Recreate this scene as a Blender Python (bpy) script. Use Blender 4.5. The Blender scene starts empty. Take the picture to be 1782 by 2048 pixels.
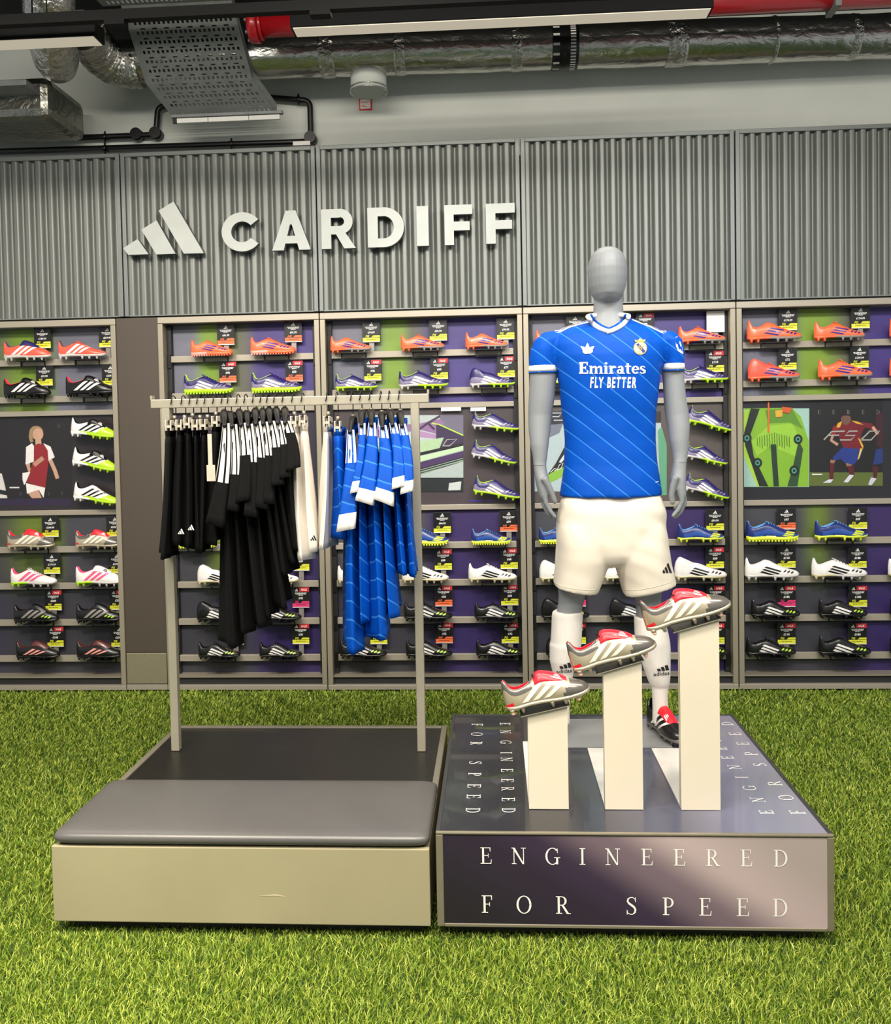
import bpy, bmesh, math, random
import numpy as np
from mathutils import Vector, Matrix
from mathutils.bvhtree import BVHTree

random.seed(7)
scene = bpy.context.scene
COL = scene.collection
PI = math.pi

# ------------------------------------------------------------------ camera
FPX, PITCH, YAW, ROLL, PCX, PCY, CAMH = 1785.0, 0.0327, -0.0597, -0.0193, 879.0, 917.0, 1.58
_f = Vector((math.sin(YAW) * math.cos(PITCH), math.cos(YAW) * math.cos(PITCH), -math.sin(PITCH)))
_r = Vector((math.cos(YAW), -math.sin(YAW), 0))
_u = _r.cross(_f)
CR = _r * math.cos(ROLL) + _u * math.sin(ROLL)
CU = -_r * math.sin(ROLL) + _u * math.cos(ROLL)
cam = bpy.data.cameras.new('camera')
cam_o = bpy.data.objects.new('camera', cam)
COL.objects.link(cam_o)
cam_o.matrix_world = Matrix(((CR.x, CU.x, -_f.x, 0), (CR.y, CU.y, -_f.y, 0), (CR.z, CU.z, -_f.z, CAMH), (0, 0, 0, 1)))
cam.sensor_fit = 'VERTICAL'
cam.sensor_height = 24.0
cam.lens = FPX / 2048 * 24.0
cam.shift_x = (891 - PCX) / 2048
cam.shift_y = (PCY - 1024) / 2048
cam.clip_start = 0.05
scene.camera = cam_o

# ------------------------------------------------------------------ light
world = bpy.data.worlds.new('shop_ambient')
scene.world = world
world.use_nodes = True
wn = world.node_tree.nodes
bgn = wn['Background']
bgn.inputs[0].default_value = (0.80, 0.83, 0.84, 1)
bgn.inputs[1].default_value = 0.55

def area(name, loc, size, power, col, rot=(0, 0, 0)):
    l = bpy.data.lights.new(name, 'AREA')
    l.shape = 'RECTANGLE'
    l.size, l.size_y = size
    l.energy = power
    l.color = col
    o = bpy.data.objects.new(name, l)
    o.location = loc
    o.rotation_euler = rot
    COL.objects.link(o)
    return o

# rows of ceiling luminaires of the shop floor (the rows over and behind the viewer)
area('ceiling_row_light', (-1.6, 1.6, 3.95), (3.0, 0.5), 150, (1.0, 0.93, 0.80), (math.radians(12), 0, 0))
area('ceiling_row_light', (1.7, 1.6, 3.95), (3.0, 0.5), 125, (1.0, 0.94, 0.84), (math.radians(12), 0, 0))
area('ceiling_row_light', (0.0, -0.8, 3.9), (5.0, 0.5), 200, (1.0, 0.95, 0.86), (math.radians(20), 0, 0))

def spot(name, loc, aim, power, ang, col, blend=0.9, radius=0.12):
    l = bpy.data.lights.new(name, 'SPOT')
    l.energy = power; l.spot_size = math.radians(ang); l.spot_blend = blend; l.color = col; l.shadow_soft_size = radius
    o = bpy.data.objects.new(name, l)
    o.location = loc
    o.rotation_euler = (Vector(aim) - Vector(loc)).to_track_quat('-Z', 'Y').to_euler()
    COL.objects.link(o)

# track spots of the shop floor, aimed at the front of the turf, the wall bays and the mannequin
WARM, COOL = (1.0, 0.90, 0.72), (0.93, 0.98, 1.0)
spot('track_spot', (-2.0, 1.0, 3.8), (-1.75, 2.45, 0), 560, 42, WARM)
spot('track_spot', (-0.4, 0.7, 3.8), (-0.5, 2.15, 0), 430, 44, WARM)
spot('track_spot', (1.2, 0.8, 3.8), (0.9, 2.4, 0), 210, 46, WARM)
spot('track_spot', (-2.2, 2.1, 3.8), (-2.2, 5.3, 1.25), 230, 62, (1.0, 0.93, 0.82), radius=.25)
spot('track_spot', (-0.5, 2.1, 3.8), (-0.5, 5.3, 1.3), 230, 62, (1.0, 0.96, 0.9), radius=.25)
spot('track_spot', (1.3, 2.1, 3.8), (1.3, 5.3, 1.3), 250, 62, COOL, radius=.25)

vs = scene.view_settings
vs.view_transform = 'Standard'
vs.look = 'None'
vs.gamma = 1.0
vs.exposure = 0.0
vs.use_curve_mapping = False
scene.cycles.max_bounces = 8
scene.cycles.use_denoising = True

# ------------------------------------------------------------------ helpers
def ray(px, py):
    return _f + CR * ((px - PCX) / FPX) - CU * ((py - PCY) / FPX)

def W(px, py, Y):
    """the point at depth Y that the photograph shows at pixel (px, py)"""
    d = ray(px, py)
    t = Y / d.y
    return Vector((d.x * t, Y, CAMH + d.z * t))

def WZ(px, py, Z):
    d = ray(px, py)
    t = (Z - CAMH) / d.z
    return Vector((d.x * t, d.y * t, Z))

def lin(c):
    if isinstance(c, str):
        c = c.lstrip('#')
        c = [int(c[i:i + 2], 16) / 255 for i in (0, 2, 4)]
    return tuple((v / 12.92 if v <= 0.04045 else ((v + 0.055) / 1.055) ** 2.4) for v in c[:3]) + (1.0,)

MATS = {}
def mat(name, col, rough=0.5, metal=0.0, noise=0.06, nscale=30, bump=0.0, bscale=200, spec=0.5, coat=0.0, emit=None, trans=0.0, alpha=1.0, sheen=0.0, stretch=None, sss=0.0):
    if name in MATS:
        return MATS[name]
    m = bpy.data.materials.new(name)
    m.use_nodes = True
    nt = m.node_tree
    N, L = nt.nodes, nt.links
    b = N['Principled BSDF']
    c = lin(col)
    tc = N.new('ShaderNodeTexCoord')
    vec = tc.outputs['Object']
    if stretch:
        mp = N.new('ShaderNodeMapping')
        mp.inputs['Scale'].default_value = stretch
        L.new(vec, mp.inputs[0])
        vec = mp.outputs[0]
    b.inputs['Base Color'].default_value = c
    if noise:
        n = N.new('ShaderNodeTexNoise')
        n.inputs['Scale'].default_value = nscale
        n.inputs['Detail'].default_value = 3
        L.new(vec, n.inputs['Vector'])
        r = N.new('ShaderNodeValToRGB')
        e = r.color_ramp.elements
        e[0].position, e[1].position = 0.3, 0.7
        e[0].color = tuple(v * (1 - noise) for v in c[:3]) + (1,)
        e[1].color = tuple(min(1, v * (1 + noise)) for v in c[:3]) + (1,)
        L.new(n.outputs['Fac'], r.inputs[0])
        L.new(r.outputs[0], b.inputs['Base Color'])
    b.inputs['Roughness'].default_value = rough
    b.inputs['Metallic'].default_value = metal
    b.inputs['Specular IOR Level'].default_value = spec
    b.inputs['Coat Weight'].default_value = coat
    b.inputs['Transmission Weight'].default_value = trans
    b.inputs['Alpha'].default_value = alpha
    if sheen:
        b.inputs['Sheen Weight'].default_value = sheen
    if sss:
        b.inputs['Subsurface Weight'].default_value = sss
        b.inputs['Subsurface Radius'].default_value = (0.02, 0.02, 0.018)
    if emit:
        b.inputs['Emission Color'].default_value = lin(emit[0])
        b.inputs['Emission Strength'].default_value = emit[1]
    if bump:
        n2 = N.new('ShaderNodeTexNoise')
        n2.inputs['Scale'].default_value = bscale
        n2.inputs['Detail'].default_value = 4
        L.new(vec, n2.inputs['Vector'])
        bp = N.new('ShaderNodeBump')
        bp.inputs['Strength'].default_value = bump
        bp.inputs['Distance'].default_value = 0.004
        L.new(n2.outputs['Fac'], bp.inputs['Height'])
        L.new(bp.outputs[0], b.inputs['Normal'])
    MATS[name] = m
    return m

def ramp_mat(name, stops, axis='X', lo=0.0, hi=1.0, rough=0.4, tilt=0.0, coat=0.0, spec=0.5):
    """flat print or painted sheen: colour stops along one world axis between lo and hi"""
    m = bpy.data.materials.new(name)
    m.use_nodes = True
    N, L = m.node_tree.nodes, m.node_tree.links
    b = N['Principled BSDF']
    b.inputs['Roughness'].default_value = rough
    b.inputs['Coat Weight'].default_value = coat
    b.inputs['Specular IOR Level'].default_value = spec
    g = N.new('ShaderNodeNewGeometry')
    sp = N.new('ShaderNodeSeparateXYZ')
    L.new(g.outputs['Position'], sp.inputs[0])
    val = sp.outputs[axis]
    if tilt:
        ma = N.new('ShaderNodeMath'); ma.operation = 'MULTIPLY_ADD'
        L.new(sp.outputs['Z' if axis != 'Z' else 'X'], ma.inputs[0])
        ma.inputs[1].default_value = tilt
        L.new(val, ma.inputs[2])
        val = ma.outputs[0]
    mr = N.new('ShaderNodeMapRange')
    mr.inputs['From Min'].default_value = lo
    mr.inputs['From Max'].default_value = hi
    L.new(val, mr.inputs['Value'])
    r = N.new('ShaderNodeValToRGB')
    r.color_ramp.interpolation = 'EASE'
    el = r.color_ramp.elements
    for i, (p, c) in enumerate(stops):
        if i < 2:
            el[i].position = p; el[i].color = lin(c)
        else:
            e = el.new(p); e.color = lin(c)
    L.new(mr.outputs[0], r.inputs[0])
    L.new(r.outputs[0], b.inputs['Base Color'])
    return m

class MB:
    """mesh builder: collects geometry in world (or local) coordinates, links it as one object"""
    def __init__(s):
        s.v = []; s.f = []; s.m = []; s.sm = []
    def add(s, verts, faces, mi=0, smooth=False):
        o = len(s.v)
        s.v.extend([tuple(p) for p in verts])
        for f in faces:
            s.f.append([i + o for i in f]); s.m.append(mi); s.sm.append(smooth)
        return s
    def box(s, x0, x1, y0, y1, z0, z1, mi=0, bev=0.0):
        if bev:
            bm = bmesh.new()
            bmesh.ops.create_cube(bm, size=1.0)
            for v in bm.verts:
                v.co = Vector(((x0 + x1) / 2 + v.co.x * (x1 - x0), (y0 + y1) / 2 + v.co.y * (y1 - y0), (z0 + z1) / 2 + v.co.z * (z1 - z0)))
            bmesh.ops.bevel(bm, geom=bm.edges[:], offset=bev, segments=2, profile=0.5, affect='EDGES')
            bm.verts.index_update()
            s.add([v.co for v in bm.verts], [[v.index for v in f.verts] for f in bm.faces], mi)
            bm.free()
            return s
        v = [(x0, y0, z0), (x1, y0, z0), (x1, y1, z0), (x0, y1, z0), (x0, y0, z1), (x1, y0, z1), (x1, y1, z1), (x0, y1, z1)]
        return s.add(v, [(0, 3, 2, 1), (4, 5, 6, 7), (0, 1, 5, 4), (1, 2, 6, 5), (2, 3, 7, 6), (3, 0, 4, 7)], mi)
    def prism(s, poly, fn0, fn1, mi=0):
        """poly of 2D points, extruded between fn0(x,z) and fn1(x,z); front face is fn0"""
        n = len(poly)
        a = [fn0(*p) for p in poly]; b = [fn1(*p) for p in poly]
        f = [list(range(n)), list(range(2 * n - 1, n - 1, -1))]
        f += [(i, i + n, (i + 1) % n + n, (i + 1) % n) for i in range(n)]
        return s.add(a + b, f, mi)
    def flat(s, poly, fn, mi=0):
        return s.add([fn(*p) for p in poly], [list(range(len(poly)))], mi)
    def loft(s, secs, mi=0, caps=True, smooth=True, closed=True, mfun=None):
        n = len(secs[0]); k = len(secs)
        o = len(s.v)
        for sec in secs:
            s.v.extend([tuple(p) for p in sec])
        rng = n if closed else n - 1
        for j in range(k - 1):
            for i in range(rng):
                a = o + j * n + i; b = o + j * n + (i + 1) % n
                s.f.append([a, b, b + n, a + n])
                s.m.append(mfun(j, i) if mfun else mi); s.sm.append(smooth)
        if caps and closed:
            s.f.append([o + i for i in range(n)][::-1]); s.m.append(mfun(0, 0) if mfun else mi); s.sm.append(False)
            s.f.append([o + (k - 1) * n + i for i in range(n)]); s.m.append(mfun(k - 2, 0) if mfun else mi); s.sm.append(False)
        return s
    def tube(s, path, r, n=10, mi=0, caps=True):
        path = [Vector(p) for p in path]
        secs = []
        up = None
        for i, p in enumerate(path):
            t = (path[min(i + 1, len(path) - 1)] - path[max(i - 1, 0)]).normalized()
            if up is None:
                up = Vector((0, 0, 1)) if abs(t.z) < 0.9 else Vector((1, 0, 0))
            a = t.cross(up).normalized(); b = a.cross(t).normalized()
            up = b
            rr = r[i] if isinstance(r, (list, tuple)) else r
            secs.append([p + a * (rr * math.cos(2 * PI * k / n)) + b * (rr * math.sin(2 * PI * k / n)) for k in range(n)])
        return s.loft(secs, mi, caps)
    def ell(s, c, rx, ry, rz, n=12, m=8, mi=0):
        secs = []
        for j in range(m + 1):
            th = -PI / 2 + PI * j / m
            th = max(-PI / 2 + 0.02, min(PI / 2 - 0.02, th))
            secs.append([(c[0] + rx * math.cos(th) * math.cos(2 * PI * k / n), c[1] + ry * math.cos(th) * math.sin(2 * PI * k / n), c[2] + rz * math.sin(th)) for k in range(n)])
        return s.loft(secs, mi)
    def mesh(s, name, mats, off=(0, 0, 0), recalc=True):
        me = bpy.data.meshes.new(name)
        ox, oy, oz = off
        me.from_pydata([(x - ox, y - oy, z - oz) for x, y, z in s.v], [], s.f)
        mats = mats if isinstance(mats, (list, tuple)) else [mats]
        for m in mats:
            me.materials.append(m)
        me.polygons.foreach_set('material_index', s.m)
        me.polygons.foreach_set('use_smooth', s.sm)
        if recalc:
            bm = bmesh.new(); bm.from_mesh(me)
            bmesh.ops.recalc_face_normals(bm, faces=bm.faces[:])
            bm.to_mesh(me); bm.free()
        me.update()
        return me
    def build(s, name, mats, parent=None, loc=None, recalc=True):
        if parent is not None:
            off = wloc(parent)
            o = bpy.data.objects.new(name, s.mesh(name, mats, off, recalc))
            o.parent = parent
        else:
            loc = Vector(loc) if loc is not None else Vector((0, 0, 0))
            o = bpy.data.objects.new(name, s.mesh(name, mats, loc, recalc))
            o.location = loc
        COL.objects.link(o)
        return o

def wloc(o):
    p = Vector(o.location)
    while o.parent:
        o = o.parent
        p += Vector(o.location)
    return p

def tag(o, label, cat, group=None):
    o['label'] = label; o['category'] = cat
    if group:
        o['group'] = group
    return o

def thing(name, label, cat, loc=(0, 0, 0), group=None):
    o = bpy.data.objects.new(name, None)
    o.empty_display_size = 0.05
    o.location = loc
    COL.objects.link(o)
    return tag(o, label, cat, group)

def structure(o):
    o['kind'] = 'structure'
    return o

_txt = {}
def text_mesh(s, bold=0.0, shear=0.0):
    """outline of a line of plain lettering: (verts 2D, faces), height of capitals = 1, starts at x = 0"""
    key = (s, bold, shear)
    if key in _txt:
        return _txt[key]
    cu = bpy.data.curves.new('t', 'FONT')
    cu.body = s
    cu.offset = bold
    cu.shear = shear
    cu.resolution_u = 2
    ob = bpy.data.objects.new('t', cu)
    COL.objects.link(ob)
    dg = bpy.context.evaluated_depsgraph_get()
    dg.update()
    me = bpy.data.meshes.new_from_object(ob.evaluated_get(dg))
    v = [(p.co.x, p.co.y) for p in me.vertices]
    f = [list(p.vertices) for p in me.polygons]
    x0 = min(p[0] for p in v); z0 = min(p[1] for p in v); h = max(p[1] for p in v) - z0
    v = [((x - x0) / h, (z - z0) / h) for x, z in v]
    bpy.data.objects.remove(ob); bpy.data.curves.remove(cu); bpy.data.meshes.remove(me)
    _txt[key] = (v, f, max(p[0] for p in v))
    return _txt[key]

# ------------------------------------------------------------------ serif lettering (capitals, cap height 1) as convex pieces
def rect(x0, x1, z0, z1):
    return [(x0, z0), (x1, z0), (x1, z1), (x0, z1)]

def arc(cx, cz, rx, rz, tx, tz, a0, a1, n=14):
    out = []
    for i in range(n):
        p = math.radians(a0 + (a1 - a0) * i / n); q = math.radians(a0 + (a1 - a0) * (i + 1) / n)
        out.append([(cx + (rx - tx) * math.cos(p), cz + (rz - tz) * math.sin(p)), (cx + rx * math.cos(p), cz + rz * math.sin(p)),
                    (cx + rx * math.cos(q), cz + rz * math.sin(q)), (cx + (rx - tx) * math.cos(q), cz + (rz - tz) * math.sin(q))])
    return out

def stroke(pts, w):
    out = []
    P = [Vector((p[0], p[1])) for p in pts]
    nn = []
    for i in range(len(P)):
        t = (P[min(i + 1, len(P) - 1)] - P[max(i - 1, 0)]).normalized()
        nn.append(Vector((-t.y, t.x)))
    ws = w if isinstance(w, (list, tuple)) else [w] * len(P)
    for i in range(len(P) - 1):
        a, b = nn[i] * ws[i] / 2, nn[i + 1] * ws[i + 1] / 2
        out.append([tuple(P[i] - a), tuple(P[i + 1] - b), tuple(P[i + 1] + b), tuple(P[i] + a)])
    return out

T, S = 0.045, 0.115
SERIF = {
    'I': ([rect(.14, .14 + S, 0, 1), rect(.03, .37, 0, T), rect(.03, .37, 1 - T, 1)], .40),
    'E': ([rect(.12, .12 + S, 0, 1), rect(.02, .62, 1 - T, 1), rect(.02, .66, 0, T), rect(.2, .5, .49, .49 + T), [(.57, 1), (.59, .76), (.62, .76), (.62, 1)],
           [(.60, 0), (.66, 0), (.69, .27), (.66, .27)], rect(.47, .50, .39, .63)], .70),
    'F': ([rect(.12, .12 + S, 0, 1), rect(.02, .60, 1 - T, 1), rect(.02, .37, 0, T), rect(.2, .48, .48, .48 + T), [(.55, 1), (.57, .74), (.60, .74), (.60, 1)],
           rect(.45, .48, .38, .62)], .63),
    'N': ([rect(.13, .13 + T, 0, 1), rect(.70, .70 + T, 0, 1), [(.05, 1), (.20, 1), (.75, 0), (.66, 0)], rect(.02, .29, 0, T), rect(.58, .87, 1 - T, 1), rect(.0, .18, 1 - T, 1)], .90),
    'O': (arc(.44, .5, .42, .515, S, T, 0, 360, 28), .88),
    'D': ([rect(.12, .12 + S, 0, 1), rect(.02, .40, 0, T), rect(.02, .40, 1 - T, 1)] + arc(.36, .5, .44, .5, S, T, -90, 90, 16), .84),
    'P': ([rect(.12, .12 + S, 0, 1), rect(.02, .38, 0, T), rect(.02, .36, 1 - T, 1), rect(.2, .36, .44, .44 + T)] + arc(.34, .72, .28, .28, S, T, -90, 90, 12), .66),
    'R': ([rect(.12, .12 + S, 0, 1), rect(.02, .37, 0, T), rect(.02, .36, 1 - T, 1), rect(.2, .38, .47, .47 + T)] + arc(.35, .735, .27, .265, S, T, -90, 90, 12)
          + [[(.32, .49), (.45, .49), (.76, 0), (.62, 0)], rect(.62, .84, 0, T)], .82),
    'G': (arc(.44, .5, .42, .515, S, T, 42, 322, 22) + [rect(.66, .66 + S, .02, .42), rect(.54, .90, .40, .40 + T), [(.70, 1), (.73, .70), (.76, .70), (.75, .97)]], .88),
    'S': (stroke([(.55, .78), (.53, .90), (.42, .975), (.28, .98), (.15, .90), (.12, .76), (.20, .64), (.34, .54), (.48, .43), (.55, .29), (.52, .13), (.40, .03), (.26, .02), (.12, .10), (.09, .24)],
                 [.03, .045, .045, .05, .08, .10, .115, .125, .12, .105, .09, .05, .045, .045, .03]) + [rect(.545, .575, .72, 1), rect(.07, .10, 0, .28)], .66),
}
# ------------------------------------------------------------------ materials of the place
M_turfbase = mat('turf_backing', '#1d330a', 0.95, noise=0.25, nscale=40)
M_wall = mat('painted_wall', '#cdd0c8', 0.8, noise=0.04, nscale=3, bump=0.05, bscale=300)
M_ceil = mat('dark_ceiling', '#26292b', 0.9, noise=0.15, nscale=4)
M_alu = mat('champagne_metal', '#a39a88', 0.38, 0.35, noise=0.03, nscale=60, stretch=(1, 1, 40))
M_rail = mat('champagne_rail', '#a89f90', 0.42, 0.25, noise=0.03, nscale=60, stretch=(40, 1, 1))
M_corr = mat('corrugated_grey', '#737672', 0.45, 0.4, noise=0.05, nscale=6, stretch=(8, 8, 1))
M_hframe = mat('header_frame_grey', '#767a78', 0.45, 0.3, noise=0.04)
M_black = mat('black_plastic', '#121213', 0.45, noise=0.1)
M_dark = mat('dark_channel', '#232325', 0.6, noise=0.1)
M_pillar = mat('brown_grey_laminate', '#4a4138', 0.6, noise=0.03, nscale=200)
M_kick = mat('pillar_kick_metal', '#8d866f', 0.45, 0.3, noise=0.03)
M_white = mat('white_plastic', '#e8e6e0', 0.4, noise=0.02)
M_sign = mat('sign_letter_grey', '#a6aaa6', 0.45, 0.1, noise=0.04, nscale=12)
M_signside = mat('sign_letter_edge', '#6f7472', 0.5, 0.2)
M_acry = mat('clear_acrylic', '#ffffff', 0.05, noise=0, trans=1.0, alpha=0.16)

# ------------------------------------------------------------------ floor and turf
X0R, X1R, YBW, ZC = -5.2, 4.6, 5.55, 4.03
structure(MB().box(X0R, X1R, -3.0, YBW, -0.08, 0.0).build('floor', M_turfbase))
structure(MB().box(X0R, X1R, YBW, YBW + 0.15, 0, ZC).build('wall_back', M_wall))
structure(MB().box(X0R, X1R, -3.0, YBW + 0.15, ZC, ZC + 0.15).build('ceiling', M_ceil))

BX0, BX1, BYF, BYK, BZ = -1.415, -0.2166, 2.701, 3.825, 0.297
PX0, PX1, PYF, PYK, PZ = -0.196, 1.0023, 2.7015, 3.8345, 0.3417

def turf():
    rng = np.random.default_rng(3)
    n = 1150000
    X = rng.uniform(-3.7, 3.0, n); Y = rng.uniform(1.75, 5.31, n)
    keep = rng.uniform(0, 1, n) < np.clip((2.35 / Y) ** 1.6, 0, 1)
    keep &= (np.abs(X + 0.32) < 0.62 * Y + 0.75)
    for a, b, c, d in ((BX0, BX1, BYF, BYK), (PX0, PX1, PYF, PYK)):
        keep &= ~((X > a + .06) & (X < b - .06) & (Y > c + .06) & (Y < d - .06))
    X, Y = X[keep], Y[keep]
    n = len(X)
    sc = np.clip(Y / 2.6, 1.0, 2.0)
    h = rng.uniform(0.010, 0.026, n)
    under = np.zeros(n, bool)
    for a, b, c, d in ((BX0, BX1, BYF, BYK), (PX0, PX1, PYF, PYK)):
        under |= (X > a - .012) & (X < b + .012) & (Y > c - .012) & (Y < d + .012)
    h = np.where(under, h * 0.55, h)
    w = rng.uniform(0.0010, 0.0019, n) * sc
    az = rng.uniform(0, 2 * np.pi, n)
    la = rng.normal(0.6, 1.9, n)         # lean direction: combed a little
    ln = rng.uniform(0.2, 1.3, n) * h
    ax, ay = np.cos(az) * w, np.sin(az) * w
    dx, dy = np.cos(la) * ln, np.sin(la) * ln
    V = np.zeros((n, 5, 3))
    V[:, 0] = np.stack([X - ax, Y - ay, np.zeros(n)], -1)
    V[:, 1] = np.stack([X + ax, Y + ay, np.zeros(n)], -1)
    V[:, 2] = np.stack([X + ax * .8 + dx * .3, Y + ay * .8 + dy * .3, h * .6], -1)
    V[:, 3] = np.stack([X - ax * .8 + dx * .3, Y - ay * .8 + dy * .3, h * .6], -1)
    V[:, 4] = np.stack([X + dx, Y + dy, h], -1)
    base = (np.arange(n) * 5)[:, None]
    loops = np.concatenate([base + np.array([[0, 1, 2, 3]]), base + np.array([[3, 2, 4]])], 1).ravel()
    me = bpy.data.meshes.new('artificial_grass')
    me.vertices.add(n * 5); me.vertices.foreach_set('co', V.astype(np.float32).ravel())
    me.loops.add(n * 7); me.loops.foreach_set('vertex_index', loops.astype(np.int32))
    me.polygons.add(n * 2)
    st = (np.arange(n) * 7)[:, None] + np.array([[0, 4]])
    me.polygons.foreach_set('loop_start', st.astype(np.int32).ravel())
    me.update(calc_edges=True)
    m = bpy.data.materials.new('turf_blade'); m.use_nodes = True
    N, L = m.node_tree.nodes, m.node_tree.links
    b = N['Principled BSDF']; b.inputs['Roughness'].default_value = 0.55
    b.inputs['Subsurface Weight'].default_value = 0.0
    g = N.new('ShaderNodeNewGeometry')
    r = N.new('ShaderNodeValToRGB')
    e = r.color_ramp.elements
    e[0].color = lin('#33520c'); e[1].color = lin('#d3da64')
    e2 = e.new(0.5); e2.color = lin('#7f9e22')
    tr = N.new('ShaderNodeBsdfTranslucent')
    mx = N.new('ShaderNodeMixShader'); mx.inputs[0].default_value = 0.25
    L.new(g.outputs['Random Per Island'], r.inputs[0])
    L.new(r.outputs[0], b.inputs['Base Color']); L.new(r.outputs[0], tr.inputs['Color'])
    L.new(b.outputs[0], mx.inputs[1]); L.new(tr.outputs[0], mx.inputs[2])
    L.new(mx.outputs[0], N['Material Output'].inputs['Surface'])
    me.materials.append(m)
    o = bpy.data.objects.new('artificial_grass', me)
    COL.objects.link(o)
    tag(o, 'bright green artificial turf covering the whole shop floor', 'grass')
    o['kind'] = 'stuff'
turf()

# ------------------------------------------------------------------ shelving bays
YF = 5.32                         # front plane of the bay posts
YBK = 5.43                        # back panel
ROWZ = {1: 2.060, 2: 1.832, 3: 0.896, 4: 0.667, 5: 0.437, 6: 0.210}     # rail tops
RH = 0.039
MID1, MID0 = 1.742, 1.122         # bars above and below the graphic panel
BAYNAME = {0: 'far left bay', 1: 'bay behind black shirts', 2: 'bay behind blue shirts', 3: 'bay behind mannequin', 4: 'far right bay'}
ROWNAME = {1: 'top rail', 2: 'second rail', 3: 'third rail', 4: 'fourth rail', 5: 'fifth rail', 6: 'bottom rail'}
BAYX = {0: (-3.49, -2.277), 1: (-2.014, -1.0266), 2: (-1.0206, 0.187), 3: (0.193, 1.4265), 4: (1.4325, 2.66)}
BAYLABEL = {0: 'metal shoe display bay at far left beside the brown pillar panel', 1: 'narrow metal shoe display bay behind the black shirts',
            2: 'metal shoe display bay behind the blue shirts', 3: 'metal shoe display bay directly behind the mannequin',
            4: 'metal shoe display bay at far right of the wall'}

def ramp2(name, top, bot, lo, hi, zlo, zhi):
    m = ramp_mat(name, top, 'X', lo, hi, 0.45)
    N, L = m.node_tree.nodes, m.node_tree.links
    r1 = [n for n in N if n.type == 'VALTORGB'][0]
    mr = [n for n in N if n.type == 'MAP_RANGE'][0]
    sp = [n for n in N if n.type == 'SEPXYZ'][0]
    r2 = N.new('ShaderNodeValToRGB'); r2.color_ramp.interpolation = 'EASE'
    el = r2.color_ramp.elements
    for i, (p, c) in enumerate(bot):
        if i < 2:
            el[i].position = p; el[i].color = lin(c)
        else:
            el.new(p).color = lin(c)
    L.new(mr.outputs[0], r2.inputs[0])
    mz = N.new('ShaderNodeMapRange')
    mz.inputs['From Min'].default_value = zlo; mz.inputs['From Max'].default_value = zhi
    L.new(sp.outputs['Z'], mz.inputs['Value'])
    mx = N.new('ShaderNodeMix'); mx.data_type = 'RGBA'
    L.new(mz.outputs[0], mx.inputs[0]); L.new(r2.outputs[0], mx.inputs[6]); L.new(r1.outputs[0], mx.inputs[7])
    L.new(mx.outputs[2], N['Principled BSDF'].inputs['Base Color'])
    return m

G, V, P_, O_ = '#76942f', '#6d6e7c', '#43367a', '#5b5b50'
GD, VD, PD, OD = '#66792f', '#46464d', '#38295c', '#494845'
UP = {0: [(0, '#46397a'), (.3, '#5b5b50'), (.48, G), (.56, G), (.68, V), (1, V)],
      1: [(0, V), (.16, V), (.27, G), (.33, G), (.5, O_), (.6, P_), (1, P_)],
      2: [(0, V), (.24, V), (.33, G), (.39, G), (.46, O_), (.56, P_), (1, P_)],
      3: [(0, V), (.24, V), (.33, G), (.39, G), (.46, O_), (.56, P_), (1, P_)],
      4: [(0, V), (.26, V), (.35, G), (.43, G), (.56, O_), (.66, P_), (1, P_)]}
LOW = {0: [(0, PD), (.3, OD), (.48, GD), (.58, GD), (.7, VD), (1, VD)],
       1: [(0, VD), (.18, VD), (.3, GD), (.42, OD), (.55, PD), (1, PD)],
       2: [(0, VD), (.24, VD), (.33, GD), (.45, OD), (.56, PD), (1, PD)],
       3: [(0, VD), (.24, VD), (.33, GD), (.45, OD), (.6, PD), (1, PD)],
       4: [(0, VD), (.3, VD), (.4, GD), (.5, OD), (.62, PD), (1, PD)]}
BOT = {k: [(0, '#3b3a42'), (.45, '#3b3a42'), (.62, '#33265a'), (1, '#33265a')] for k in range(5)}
BOT[0] = [(0, '#33265a'), (.4, '#3b3a42'), (1, '#3d3c43')]

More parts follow.
